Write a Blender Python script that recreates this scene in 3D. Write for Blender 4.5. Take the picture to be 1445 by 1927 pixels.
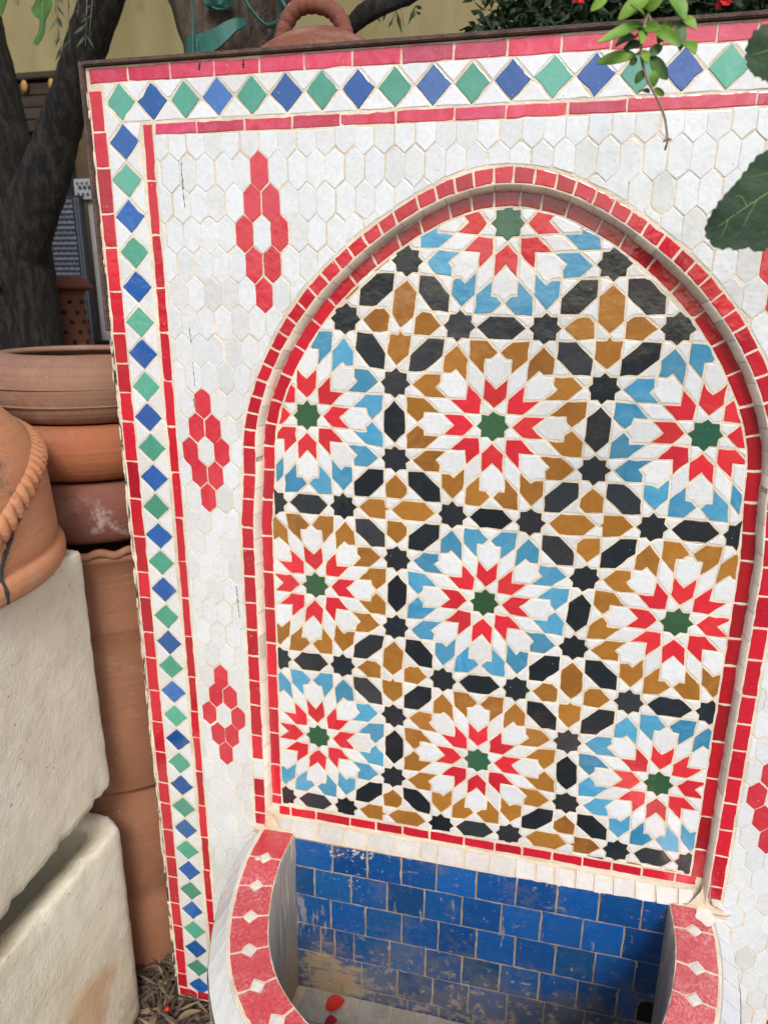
import bpy, bmesh, math, random
import numpy as np
from mathutils import Vector, Matrix, geometry
random.seed(7)
rng = np.random.default_rng(7)
for o in list(bpy.data.objects):
    bpy.data.objects.remove(o)
scene = bpy.context.scene
COL = scene.collection
D = 0.26            # metres per lattice unit of the star mosaic
YG = -5.33          # ground level in lattice units
def W(X, Y, Z=0.0):
    """panel coordinates (right, up, out of the wall towards the viewer) -> world metres"""
    return Vector((X * D, -Z * D, (Y - YG) * D))

# ------------------------------------------------------------------ camera
cam = bpy.data.cameras.new('camera')
co = bpy.data.objects.new('camera', cam); COL.objects.link(co)
Rt = [[0.972684, 0.074454, -0.219868], [0.007733, -0.957035, -0.289869], [-0.232004, 0.280251, -0.931469]]
def pv(c):          # panel-space direction -> world direction
    return Vector((c[0], -c[2], c[1]))
rx = pv([r[0] for r in Rt]); ry = -pv([r[1] for r in Rt]); rz = -pv([r[2] for r in Rt])
M = Matrix((rx, ry, rz)).transposed().to_4x4()
M.translation = W(0.26962, -0.36887, 3.57626)
co.matrix_world = M
cam.sensor_fit = 'HORIZONTAL'; cam.sensor_width = 36.0
cam.lens = 1330.0 / 1445.0 * 36.0
cam.clip_start = 0.02; cam.clip_end = 500
cam.dof.use_dof = True; cam.dof.focus_distance = 0.93; cam.dof.aperture_fstop = 10
scene.camera = co

# ------------------------------------------------------------------ sky, sun, exposure
world = bpy.data.worlds.new('World'); scene.world = world
world.use_nodes = True
wn = world.node_tree
sky = wn.nodes.new('ShaderNodeTexSky'); sky.sky_type = 'NISHITA'; sky.sun_disc = False
SUN = Vector((0.30, -0.86, 0.86)).normalized()       # towards the sun
sky.sun_elevation = math.asin(SUN.z); sky.sun_rotation = math.atan2(SUN.x, SUN.y)
sky.air_density = 1.0; sky.dust_density = 3.0; sky.ozone_density = 1.0
wn.links.new(sky.outputs[0], wn.nodes['Background'].inputs[0])
wn.nodes['Background'].inputs[1].default_value = 0.13
sl = bpy.data.lights.new('sun', 'SUN'); sl.energy = 1.4; sl.angle = math.radians(15); sl.color = (1.0, 0.975, 0.945)
so = bpy.data.objects.new('sun', sl); COL.objects.link(so)
so.rotation_euler = (-SUN).to_track_quat('-Z', 'Y').to_euler()
so.location = (1.5, -2, 4)
vs = scene.view_settings
vs.view_transform = 'Standard'; vs.look = 'None'; vs.gamma = 1.0; vs.use_curve_mapping = False
vs.exposure = 0.48

# ------------------------------------------------------------------ material helpers
def newmat(name):
    m = bpy.data.materials.new(name); m.use_nodes = True
    nt = m.node_tree
    return m, nt, nt.nodes['Principled BSDF']
def node(nt, t, **kw):
    n = nt.nodes.new(t)
    for k, v in kw.items(): setattr(n, k, v)
    return n
def noise(nt, scale, detail=4, rough=0.55, vec=None, dist=0.0):
    n = node(nt, 'ShaderNodeTexNoise'); n.inputs['Scale'].default_value = scale
    n.inputs['Detail'].default_value = detail; n.inputs['Roughness'].default_value = rough
    n.inputs['Distortion'].default_value = dist
    if vec is None:
        g = node(nt, 'ShaderNodeNewGeometry'); vec = g.outputs['Position']
    nt.links.new(vec, n.inputs['Vector'])
    return n.outputs['Fac']
def ramp(nt, fac, a, b):
    r = node(nt, 'ShaderNodeMapRange'); r.clamp = True
    r.inputs['From Min'].default_value = a; r.inputs['From Max'].default_value = b
    nt.links.new(fac, r.inputs['Value']); return r.outputs['Result']
def mix(nt, fac, a, b, mode='MIX'):
    m = node(nt, 'ShaderNodeMix', data_type='RGBA', blend_type=mode)
    for s, v in ((m.inputs[0], fac), (m.inputs[6], a), (m.inputs[7], b)):
        if isinstance(v, bpy.types.NodeSocket): nt.links.new(v, s)
        elif isinstance(v, (int, float)): s.default_value = v
        else: s.default_value = (*v, 1.0)
    return m.outputs[2]
def math_(nt, op, a, b=0.0):
    m = node(nt, 'ShaderNodeMath', operation=op)
    for s, v in ((m.inputs[0], a), (m.inputs[1], b)):
        if isinstance(v, bpy.types.NodeSocket): nt.links.new(v, s)
        else: s.default_value = v
    return m.outputs[0]
def bump(nt, bs, h, strength, dist):
    b = node(nt, 'ShaderNodeBump'); b.inputs['Strength'].default_value = strength
    b.inputs['Distance'].default_value = dist
    nt.links.new(h, b.inputs['Height']); nt.links.new(b.outputs[0], bs.inputs['Normal'])
def stretched(nt, sx, sy, sz):
    g = node(nt, 'ShaderNodeNewGeometry'); v = node(nt, 'ShaderNodeVectorMath', operation='MULTIPLY')
    v.inputs[1].default_value = (sx, sy, sz); nt.links.new(g.outputs['Position'], v.inputs[0])
    return v.outputs[0]
def near(nt, pt, r0, r1):
    """1 inside radius r0 of a place on the thing, 0 beyond r1: a stain of its own shape"""
    g = node(nt, 'ShaderNodeNewGeometry'); v = node(nt, 'ShaderNodeVectorMath', operation='DISTANCE')
    v.inputs[1].default_value = pt; nt.links.new(g.outputs['Position'], v.inputs[0])
    return ramp(nt, v.outputs['Value'], r1, r0)

def glaze(name, col, alt, mott, rough=0.12, pits=0.75, var=0.21, pitcol=(.62, .52, .38), wear=0.0):
    """hand made glazed clay: every tile its own tint, mottled glaze, pin holes, slightly wavy"""
    m, nt, bs = newmat(name)
    oi = node(nt, 'ShaderNodeObjectInfo')
    r = oi.outputs['Random']
    r2 = math_(nt, 'FRACT', math_(nt, 'MULTIPLY', r, 37.17))
    c = mix(nt, ramp(nt, r, 0.55, 1.0), col, alt)
    c = mix(nt, math_(nt, 'MULTIPLY', ramp(nt, noise(nt, 38, 6, .65, dist=.8), .42, .68), 0.8), c, mott)
    fine = noise(nt, 170, 5, .7)
    c = mix(nt, ramp(nt, fine, .35, .70), c, mix(nt, 1.0, c, (.86, .86, .86), 'MULTIPLY'))
    hs = node(nt, 'ShaderNodeHueSaturation')
    nt.links.new(c, hs.inputs['Color'])
    nt.links.new(math_(nt, 'ADD', math_(nt, 'MULTIPLY', r2, var * 2), 1 - var), hs.inputs['Value'])
    c = hs.outputs[0]
    pit = math_(nt, 'MULTIPLY', math_(nt, 'MAXIMUM', ramp(nt, noise(nt, 300, 2, .5), .735, .775), ramp(nt, noise(nt, 95, 3, .6), .745, .765)), pits)
    c = mix(nt, pit, c, pitcol)
    if wear:
        w = math_(nt, 'MULTIPLY', ramp(nt, noise(nt, 55, 8, .75), .56, .68), wear)
        c = mix(nt, w, c, pitcol)
    nt.links.new(c, bs.inputs['Base Color'])
    n = noise(nt, 26, 3, .5)
    nt.links.new(math_(nt, 'ADD', math_(nt, 'MULTIPLY', noise(nt, 90, 4), .14), rough - .06), bs.inputs['Roughness'])
    n2 = math_(nt, 'ADD', n, math_(nt, 'MULTIPLY', noise(nt, 120, 3), .13))
    bump(nt, bs, n2, .20, .009)
    bs.inputs['IOR'].default_value = 1.68
    return m
def simple(name, a, b, scale, lo=.35, hi=.65, rough=.85, bs_scale=None, bstr=.4, bdist=.004, detail=6, vec=None):
    m, nt, bs = newmat(name)
    v = stretched(nt, *vec) if vec else None
    c = mix(nt, ramp(nt, noise(nt, scale, detail, .6, v), lo, hi), a, b)
    if 'grout' in name: c = mix(nt, math_(nt, 'MULTIPLY', ramp(nt, noise(nt, 55, 6, .7), .56, .72), .5), c, (.36, .27, .17))
    nt.links.new(c, bs.inputs['Base Color'])
    bs.inputs['Roughness'].default_value = rough
    bump(nt, bs, noise(nt, bs_scale or scale * 4, 6, .65, v), bstr, bdist)
    return m

MAT = {}
MAT['red'] = glaze('red_glaze', (.58, .016, .034), (.48, .016, .034), (.50, .014, .034))
MAT['red_sheen'] = glaze('sky_sheen_red_glaze', (.56, .018, .045), (.52, .03, .085), (.64, .09, .17), rough=.07)  # pink tint and patches paint in the sky's sheen on the top rows
MAT['coral'] = glaze('coral_red_glaze', (.60, .036, .056), (.55, .03, .05), (.64, .06, .085), var=.08)
MAT['red_shaded'] = glaze('shaded_red_glaze', (.45, .012, .022), (.36, .014, .022), (.38, .010, .018))  # darker copy of the red, with the reveal's shade painted in
MAT['petal'] = glaze('scarlet_glaze', (.66, .030, .048), (.62, .045, .045), (.60, .022, .036), var=.14)
def grimy(m, k):
    nt = m.node_tree; bs = nt.nodes['Principled BSDF']; src = bs.inputs['Base Color'].links[0].from_socket
    run = ramp(nt, noise(nt, 1, 6, .65, stretched(nt, 38, 38, 3.2)), .52, .74)
    blot = ramp(nt, noise(nt, 7, 6, .7), .48, .70)
    c = mix(nt, math_(nt, 'MULTIPLY', math_(nt, 'MULTIPLY', run, blot), k), src, (.50, .45, .34))
    nt.links.new(c, bs.inputs['Base Color'])
MAT['white'] = glaze('white_glaze', (.745, .78, .80), (.68, .695, .67), (.71, .74, .765), var=.04, rough=.13, pitcol=(.12, .10, .09), pits=.5)
MAT['hexwhite'] = glaze('milk_white_glaze', (.715, .755, .775), (.655, .675, .655), (.68, .72, .74), var=.045, rough=.12, pitcol=(.07, .065, .06), pits=.6)
grimy(MAT['white'], .12); grimy(MAT['hexwhite'], .24)
MAT['worn'] = glaze('worn_white_glaze', (.74, .73, .69), (.66, .65, .6), (.62, .6, .55), var=.05, rough=.4, pits=.7, wear=.4)
MAT['sill'] = glaze('worn_sill_glaze', (.50, .49, .46), (.44, .43, .40), (.41, .39, .35), var=.06, rough=.5, pits=.8, wear=.5, pitcol=(.42, .37, .3))
MAT['floor'] = glaze('dirty_grey_floor_glaze', (.44, .41, .35), (.36, .33, .27), (.30, .26, .19), var=.08, rough=.5, pits=.8, wear=.6)
MAT['blue'] = glaze('cobalt_glaze', (.011, .095, .36), (.055, .165, .43), (.03, .13, .40), rough=.1)
MAT['green'] = glaze('turquoise_green_glaze', (.065, .33, .225), (.12, .40, .30), (.10, .38, .28), rough=.12)
MAT['sky'] = glaze('light_blue_glaze', (.075, .31, .50), (.035, .24, .44), (.12, .36, .53))
MAT['brown'] = glaze('honey_brown_glaze', (.36, .155, .026), (.26, .105, .026), (.40, .185, .040), var=.12)
MAT['black'] = glaze('black_glaze', (.013, .020, .027), (.050, .050, .056), (.022, .030, .036), var=.3, pits=.8, rough=.18, pitcol=(.5, .5, .48))
MAT['star'] = glaze('bottle_green_glaze', (.036, .105, .048), (.020, .125, .085), (.042, .12, .055))
MAT['grout'] = simple('cream_grout', (.60, .52, .39), (.82, .74, .59), 16, rough=.95, bs_scale=260, bstr=.5)
MAT['plaster'] = simple('tan_plaster', (.52, .40, .26), (.68, .58, .45), 22, rough=.95, bs_scale=200, bstr=.5)
MAT['lip'] = glaze('bare_edge_of_lip', (.84, .74, .61), (.78, .68, .56), (.86, .78, .67), rough=.5, pits=.6)

def basin_blue():
    m = glaze('basin_cobalt_glaze', (.006, .076, .29), (.008, .082, .22), (.012, .098, .31), rough=.16, var=.3, pits=.8, pitcol=(.6, .56, .5), wear=.0)
    nt = m.node_tree; bs = nt.nodes['Principled BSDF']
    src = bs.inputs['Base Color'].links[0].from_socket
    g = node(nt, 'ShaderNodeNewGeometry'); sp = node(nt, 'ShaderNodeSeparateXYZ'); nt.links.new(g.outputs['Position'], sp.inputs[0])
    low = ramp(nt, sp.outputs['Z'], W(0, -4.2).z, W(0, -4.95).z)            # lime and mud left by the water, low down
    scum = ramp(nt, math_(nt, 'ADD', noise(nt, 14, 8, .7), math_(nt, 'MULTIPLY', low, .28)), .54, .72)
    c = mix(nt, math_(nt, 'MULTIPLY', scum, .6), src, (.15, .145, .155))
    corner = near(nt, W(-.90, -4.86, .07), .02, .11)
    mud = ramp(nt, math_(nt, 'ADD', noise(nt, 1, 8, .72, stretched(nt, 16, 16, 48)), math_(nt, 'MULTIPLY', corner, .34)), .63, .78)
    c = mix(nt, mud, c, (.40, .31, .19))
    chalk = ramp(nt, math_(nt, 'ADD', noise(nt, 75, 6, .75), math_(nt, 'MULTIPLY', near(nt, W(-.75, -3.7, .07), .02, .12), .11)), .68, .72)
    c = mix(nt, chalk, c, (.62, .58, .52))
    drip = ramp(nt, math_(nt, 'MULTIPLY', noise(nt, 1, 5, .6, stretched(nt, 75, 75, 9)), 1.0), .70, .74)
    c = mix(nt, math_(nt, 'MULTIPLY', drip, .6), c, (.45, .38, .28))
    joint = ramp(nt, math_(nt, 'ADD', noise(nt, 65, 7, .75), math_(nt, 'MULTIPLY', low, .12)), .62, .68)
    c = mix(nt, math_(nt, 'MULTIPLY', joint, .7), c, (.42, .35, .26))
    left = near(nt, W(-1.13, -4.3, .07), .01, .10)
    lime = ramp(nt, math_(nt, 'ADD', noise(nt, 1, 6, .7, stretched(nt, 60, 60, 11)), math_(nt, 'MULTIPLY', left, .12)), .625, .675)
    c = mix(nt, math_(nt, 'MULTIPLY', lime, .6), c, (.46, .39, .29))
    nt.links.new(c, bs.inputs['Base Color'])
    return m
MAT['basinblue'] = basin_blue()
def rim_red():
    m = glaze('scratched_red_rim_glaze', (.52, .03, .045), (.46, .028, .045), (.56, .06, .08), rough=.28, var=.08, pits=.3)
    nt = m.node_tree; bs = nt.nodes['Principled BSDF']
    src = bs.inputs['Base Color'].links[0].from_socket
    dust = ramp(nt, noise(nt, 260, 5, .8), .46, .68)
    area = ramp(nt, noise(nt, 13, 3, .5), .30, .62)
    c = mix(nt, math_(nt, 'MULTIPLY', math_(nt, 'MULTIPLY', dust, area), .65), src, (.74, .50, .48))
    nt.links.new(c, bs.inputs['Base Color'])
    return m
MAT['rimred'] = rim_red()
def grey_wall():
    m, nt, bs = newmat('streaked_grey_plaster')
    s = noise(nt, 1, 6, .65, stretched(nt, 60, 60, 5))
    c = mix(nt, ramp(nt, s, .42, .62), (.30, .28, .255), (.40, .36, .30))
    c = mix(nt, ramp(nt, noise(nt, 1, 6, .7, stretched(nt, 75, 75, 10)), .54, .62), c, (.60, .49, .33))
    c = mix(nt, math_(nt, 'MULTIPLY', near(nt, W(-1.05, -4.85, .15), .05, .2), .7), c, (.36, .26, .15))
    nt.links.new(c, bs.inputs['Base Color']); bs.inputs['Roughness'].default_value = .7
    bump(nt, bs, noise(nt, 70, 6, .7), .6, .006)
    return m
MAT['greywall'] = grey_wall()
MAT['rust'] = simple('rusty_iron', (.055, .040, .038), (.13, .075, .05), 45, rough=.75, bs_scale=160, bstr=.9, bdist=.004)
def clay(name, a, b, dark, stain=(), bandk=.4):
    m, nt, bs = newmat(name)
    c = mix(nt, ramp(nt, noise(nt, 7, 6, .6), .35, .65), a, b)
    band = noise(nt, 1, 3, .5, stretched(nt, 1.5, 1.5, 120))
    c = mix(nt, math_(nt, 'MULTIPLY', ramp(nt, band, .46, .70), bandk), c, dark)
    c = mix(nt, math_(nt, 'MULTIPLY', ramp(nt, noise(nt, 30, 7, .7), .60, .75), .55), c, dark)
    c = mix(nt, math_(nt, 'MULTIPLY', ramp(nt, noise(nt, 190, 3, .6), .69, .75), .7), c, (.62, .50, .40))
    bloom = math_(nt, 'MULTIPLY', ramp(nt, noise(nt, 11, 7, .72), .54, .72), .35)
    c = mix(nt, bloom, c, (.50, .38, .28))
    for pt, r0, r1, colr, k in stain:
        f = ramp(nt, math_(nt, 'ADD', noise(nt, 40, 7, .7), math_(nt, 'MULTIPLY', near(nt, pt, r0, r1), .5)), .72, .92)
        c = mix(nt, math_(nt, 'MULTIPLY', f, k), c, colr)
    nt.links.new(c, bs.inputs['Base Color']); bs.inputs['Roughness'].default_value = .82
    bump(nt, bs, math_(nt, 'ADD', noise(nt, 1, 3, .5, stretched(nt, 2, 2, 150)), noise(nt, 120, 4, .6)), .35, .003)
    return m
MAT['clay_urn'] = clay('orange_terracotta', (.55, .265, .13), (.50, .205, .09), (.40, .20, .11),
    [(W(-2.25, -1.02, 1.05), .03, .12, (.115, .10, .085), .9), (W(-2.2, -1.5, 1.15), .01, .06, (.08, .07, .065), .8), (W(-2.6, -.85, 1.5), .05, .2, (.34, .30, .18), .7)])
MAT['clay_bowl'] = clay('dusty_brown_terracotta', (.235, .125, .078), (.285, .155, .098), (.15, .08, .058))
MAT['clay_orange'] = clay('burnt_orange_terracotta', (.38, .125, .05), (.31, .10, .042), (.20, .075, .04))
MAT['clay_red'] = clay('red_brown_terracotta', (.19, .070, .048), (.25, .095, .06), (.11, .045, .035), [(W(-2.2, -1.75, .05), .01, .09, (.6, .5, .45), .8)])
MAT['clay_tall'] = clay('brown_terracotta', (.27, .115, .058), (.32, .145, .076), (.20, .088, .05), bandk=.15)
MAT['clay_far'] = clay('far_terracotta', (.20, .065, .033), (.16, .052, .03), (.10, .038, .024))
def concrete():
    m, nt, bs = newmat('rough_white_concrete')
    c = mix(nt, ramp(nt, noise(nt, 6, 6, .6), .35, .65), (.70, .655, .49), (.82, .785, .645))
    c = mix(nt, math_(nt, 'MULTIPLY', ramp(nt, noise(nt, 26, 7, .7), .52, .75), .5), c, (.53, .485, .34))
    pore = math_(nt, 'MAXIMUM', ramp(nt, noise(nt, 130, 3, .55), .70, .74), ramp(nt, noise(nt, 60, 3, .6), .735, .76))
    blot = ramp(nt, noise(nt, 1, 6, .65, stretched(nt, 9, 9, 3.5)), .48, .68)
    c = mix(nt, math_(nt, 'MULTIPLY', blot, .35), c, (.60, .50, .32))
    c = mix(nt, math_(nt, 'MULTIPLY', pore, .8), c, (.17, .145, .10))
    f = ramp(nt, math_(nt, 'ADD', noise(nt, 16, 6, .6), math_(nt, 'MULTIPLY', near(nt, W(-2.29, -4.72, .74), .03, .095), .55)), .68, .92)
    c = mix(nt, math_(nt, 'MULTIPLY', f, .7), c, (.60, .36, .19))
    f2 = ramp(nt, math_(nt, 'ADD', noise(nt, 60, 7, .7), math_(nt, 'MULTIPLY', near(nt, W(-2.3, -4.45, .32), .01, .06), .4)), .80, .92)
    c = mix(nt, math_(nt, 'MULTIPLY', f2, .8), c, (.82, .80, .77))
    foot = ramp(nt, math_(nt, 'ADD', noise(nt, 9, 7, .7), math_(nt, 'MULTIPLY', near(nt, W(-2.3, -5.4, .25), .02, .16), .4)), .62, .85)
    c = mix(nt, math_(nt, 'MULTIPLY', foot, .6), c, (.30, .24, .16))
    nt.links.new(c, bs.inputs['Base Color']); bs.inputs['Roughness'].default_value = .92
    h = math_(nt, 'SUBTRACT', math_(nt, 'ADD', math_(nt, 'MULTIPLY', noise(nt, 30, 6, .65), .8), math_(nt, 'MULTIPLY', noise(nt, 220, 4, .6), .3)), math_(nt, 'MULTIPLY', pore, .5))
    bump(nt, bs, h, .55, .007)
    return m
MAT['concrete'] = concrete()
MAT['bark'] = simple('dark_bark', (.009, .008, .007), (.070, .060, .046), 1, .44, .66, .95, None, 1.0, .035, vec=(60, 60, 17))
MAT['bark2'] = simple('brown_bark', (.06, .042, .028), (.21, .16, .11), 1, .35, .7, .95, None, .9, .02, vec=(75, 75, 14))
MAT['ochre'] = simple('ochre_wall_paint', (.24, .20, .085), (.33, .28, .14), 1, .35, .7, .9, None, .15, .004, vec=(5, 5, 1.2))
MAT['soil'] = simple('dark_soil', (.045, .035, .027), (.16, .125, .09), 18, .35, .7, .97, 90, .9, .02)
MAT['wood'] = simple('dark_brown_wood', (.028, .017, .007), (.06, .036, .013), 1, .4, .65, .6, None, .3, .003, vec=(3, 40, 60))
MAT['gold'] = simple('golden_metal', (.42, .24, .05), (.5, .3, .07), 30, rough=.4)
MAT['dark_fill'] = simple('shade_and_dark_fill', (.008, .008, .009), (.015, .014, .013), 10, rough=.9)  # near-black: painted shade in holes and under the stall; plain on post and plinth
MAT['mud'] = simple('mud_brown_render', (.09, .058, .028), (.13, .085, .042), 12, rough=.95)
MAT['stone'] = simple('pale_marble', (.42, .43, .44), (.52, .53, .53), 9, rough=.5, bstr=.1)
MAT['navy'] = simple('navy_tile', (.012, .017, .035), (.03, .035, .05), 60, rough=.3)
MAT['stripe'] = simple('grey_white_tile', (.27, .28, .31), (.38, .39, .41), 60, rough=.35)
MAT['leaf'] = simple('pomegranate_leaf', (.075, .19, .014), (.19, .32, .03), 45, rough=.55, bs_scale=120, bstr=.25, bdist=.002)
MAT['leaf_dark'] = simple('dark_pomegranate_leaf', (.035, .10, .016), (.065, .15, .022), 30, rough=.55, bs_scale=120, bstr=.25, bdist=.002)
MAT['fig'] = simple('fig_leaf', (.006, .028, .011), (.016, .054, .014), 18, rough=.62, bs_scale=160, bstr=.35, bdist=.003)
MAT['vein'] = simple('leaf_vein', (.12, .21, .07), (.16, .26, .09), 20, rough=.5)
MAT['twig'] = simple('grey_twig', (.19, .14, .10), (.30, .24, .18), 60, rough=.9)
MAT['hedge'] = simple('hedge_leaf', (.008, .024, .009), (.028, .060, .015), 9, rough=.7, bs_scale=80, bstr=.2)
MAT['olive'] = simple('olive_leaf', (.035, .06, .03), (.07, .10, .05), 10, rough=.55)
MAT['strap'] = simple('green_strap', (.010, .085, .068), (.022, .135, .105), 20, rough=.5, bs_scale=300)
MAT['flower'] = simple('scarlet_petals', (.62, .03, .012), (.55, .012, .02), 40, rough=.5)
MAT['crimson'] = simple('crimson_petals', (.30, .005, .03), (.38, .01, .04), 40, rough=.5)
MAT['dry'] = simple('dry_leaves', (.13, .085, .05), (.30, .22, .135), 12, .3, .7, .85)
MAT['dry2'] = simple('grey_dry_leaves', (.045, .034, .026), (.13, .10, .075), 12, .3, .7, .85)
MAT['redplastic'] = simple('dull_red_rubber', (.26, .02, .025), (.32, .03, .03), 12, rough=.5)
MAT['chalk'] = simple('chalky_glue', (.74, .67, .58), (.82, .78, .72), 80, rough=.95, bs_scale=200)
MAT['pencil'] = simple('black_crack', (.02, .02, .02), (.05, .045, .04), 80, rough=.9)

# ------------------------------------------------------------------ object helpers
def parent_to(o, par):
    o.parent = par
    o.matrix_parent_inverse = Matrix.Translation(-par.location)
def link(name, me, mat, par=None):
    o = bpy.data.objects.new(name, me); COL.objects.link(o)
    if mat is not None: me.materials.append(MAT[mat] if isinstance(mat, str) else mat)
    if par is not None: parent_to(o, par)
    return o
def thing(name, label, cat, loc, group=None):
    o = bpy.data.objects.new(name, None); COL.objects.link(o)
    o.location = loc; o.empty_display_size = .05
    o['label'] = label; o['category'] = cat
    if group: o['group'] = group
    return o
def tag(o, label, cat, group=None):
    o['label'] = label; o['category'] = cat
    if group: o['group'] = group
    return o
def mesh_of(bm, smooth=False):
    me = bpy.data.meshes.new('m'); bm.normal_update(); bm.to_mesh(me); bm.free()
    if smooth:
        for p in me.polygons: p.use_smooth = True
    return me
def box(bm, a, b, bev=0.0):
    """box between two corners given in panel coordinates"""
    p, q = W(*a), W(*b)
    lo = [min(p[i], q[i]) for i in range(3)]; hi = [max(p[i], q[i]) for i in range(3)]
    vs_ = [bm.verts.new((x, y, z)) for x in (lo[0], hi[0]) for y in (lo[1], hi[1]) for z in (lo[2], hi[2])]
    fs = []
    for f in ((0, 1, 3, 2), (4, 6, 7, 5), (0, 4, 5, 1), (2, 3, 7, 6), (0, 2, 6, 4), (1, 5, 7, 3)):
        fs.append(bm.faces.new([vs_[i] for i in f]))
    if bev:
        es = list({e for f in fs for e in f.edges})
        bmesh.ops.bevel(bm, geom=es, offset=bev, segments=2, affect='EDGES')
    return vs_
def tube(bm, pts, rad, seg=10, caps=True, wob=0.0, flat=None):
    """tube along world points; rad per point; flat=(w) squashes to a strap"""
    n = len(pts); rings = []
    up = Vector((0.13, 0.31, 0.94)).normalized()
    for i, p in enumerate(pts):
        t = (pts[min(i + 1, n - 1)] - pts[max(i - 1, 0)]).normalized()
        s = t.cross(up)
        if s.length < 1e-3: s = t.cross(Vector((1, 0, 0)))
        s.normalize(); u = s.cross(t).normalized(); up = u
        r = rad[i] if hasattr(rad, '__len__') else rad
        ring = []
        for k in range(seg):
            a = 2 * math.pi * k / seg
            rr = r * (1 + wob * (random.random() - .5))
            off = s * math.cos(a) * rr + u * math.sin(a) * rr * (flat if flat else 1)
            ring.append(bm.verts.new(p + off))
        rings.append(ring)
    for a, b in zip(rings, rings[1:]):
        for k in range(seg):
            bm.faces.new((a[k], a[(k + 1) % seg], b[(k + 1) % seg], b[k]))
    if caps:
        bm.faces.new(rings[0][::-1]); bm.faces.new(rings[-1])
    return rings
def lathe(bm, prof, cx, cz, seg=72, wob=0.0):
    """prof: (radius, height) in panel units, axis at panel (cx, cz)"""
    rings = []
    ph = random.random() * 6
    for r, y in prof:
        ring = []
        for k in range(seg):
            a = 2 * math.pi * k / seg
            rr = r * (1 + wob * (math.sin(2 * a + ph) * .6 + math.sin(3 * a + ph * 2 + y * 3) * .4))
            ring.append(bm.verts.new(W(cx + rr * math.cos(a), y, cz + rr * math.sin(a))))
        rings.append(ring)
    for a, b in zip(rings, rings[1:]):
        for k in range(seg):
            bm.faces.new((a[k], b[k], b[(k + 1) % seg], a[(k + 1) % seg]))
    return rings
def spline(pts, n):
    """Catmull-Rom through points, n samples equally spaced along it"""
    P = [np.array(p, float) for p in pts]
    P = [2 * P[0] - P[1]] + P + [2 * P[-1] - P[-2]]
    out = []
    for i in range(1, len(P) - 2):
        for t in np.linspace(0, 1, 24, endpoint=False):
            a, b, c, d = P[i - 1:i + 3]
            out.append(.5 * ((2 * b) + (c - a) * t + (2 * a - 5 * b + 4 * c - d) * t * t + (3 * b - a - 3 * c + d) * t ** 3))
    out.append(P[-2]); out = np.array(out)
    s = np.r_[0, np.cumsum(np.linalg.norm(np.diff(out, axis=0), axis=1))]
    q = np.linspace(0, s[-1], n)
    return np.stack([np.interp(q, s, out[:, k]) for k in range(out.shape[1])], 1)

# ------------------------------------------------------------------ tiles
def area(p):
    x = [a[0] for a in p]; y = [a[1] for a in p]; n = len(p)
    return .5 * sum(x[i] * y[(i + 1) % n] - x[(i + 1) % n] * y[i] for i in range(n))
def clean(p, eps=.004):
    q = []
    for a in p:
        if not q or math.hypot(a[0] - q[-1][0], a[1] - q[-1][1]) > eps: q.append(a)
    while len(q) > 2 and math.hypot(q[0][0] - q[-1][0], q[0][1] - q[-1][1]) <= eps: q.pop()
    return q
def inset(p, g):
    n = len(p); out = []
    for i in range(n):
        a, b, c = p[i - 1], p[i], p[(i + 1) % n]
        d1 = (b[0] - a[0], b[1] - a[1]); d2 = (c[0] - b[0], c[1] - b[1])
        l1 = math.hypot(*d1) or 1e-9; l2 = math.hypot(*d2) or 1e-9
        n1 = (-d1[1] / l1, d1[0] / l1); n2 = (-d2[1] / l2, d2[0] / l2)
        k = 1 + n1[0] * n2[0] + n1[1] * n2[1]
        mx, my = n1[0] + n2[0], n1[1] + n2[1]
        k = max(k, .22)
        out.append((b[0] + mx / k * g, b[1] + my / k * g))
    return out
def clip_half(p, nx, ny, c):
    """keep nx*x+ny*y<=c"""
    out = []
    n = len(p)
    for i in range(n):
        a, b = p[i], p[(i + 1) % n]
        da = nx * a[0] + ny * a[1] - c; db = nx * b[0] + ny * b[1] - c
        if da <= 0: out.append(a)
        if (da < 0 < db) or (db < 0 < da):
            t = da / (da - db); out.append((a[0] + (b[0] - a[0]) * t, a[1] + (b[1] - a[1]) * t))
    return out
def clip_convex(p, C):
    n = len(C)
    for i in range(n):
        a, b = C[i], C[(i + 1) % n]
        nx, ny = b[1] - a[1], -(b[0] - a[0])
        l = math.hypot(nx, ny)
        if l < 1e-9: continue
        nx /= l; ny /= l; c = nx * a[0] + ny * a[1]
        if all(nx * v[0] + ny * v[1] <= c for v in p): continue
        p = clip_half(p, nx, ny, c)
        if len(p) < 3: return []
    return p
def rough_edges(p, jit):
    out = []; n = len(p)
    for i in range(n):
        a, b = p[i], p[(i + 1) % n]
        L = math.hypot(b[0] - a[0], b[1] - a[1])
        if L < 1e-6: continue
        out.append((a[0] + random.gauss(0, jit), a[1] + random.gauss(0, jit)))
        k = int(min(5, L / .045))
        nx, ny = -(b[1] - a[1]) / L, (b[0] - a[0]) / L
        for j in range(1, k + 1):
            t = j / (k + 1); e = random.gauss(0, jit * .6)
            if random.random() < .05: e += jit * 2.2
            out.append((a[0] + (b[0] - a[0]) * t + nx * e, a[1] + (b[1] - a[1]) * t + ny * e))
    return out
def chip(p):
    """knock a corner off now and then"""
    if random.random() > .10: return p
    i = random.randrange(len(p)); n = len(p)
    a, b, c = p[i - 1], p[i], p[(i + 1) % n]
    s = .012
    def toward(u, v):
        l = math.hypot(v[0] - u[0], v[1] - u[1]); t = min(.35, s / max(l, 1e-6)); return (u[0] + (v[0] - u[0]) * t, u[1] + (v[1] - u[1]) * t)
    return p[:i] + [toward(b, a), toward(b, c)] + p[i + 1:]
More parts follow.
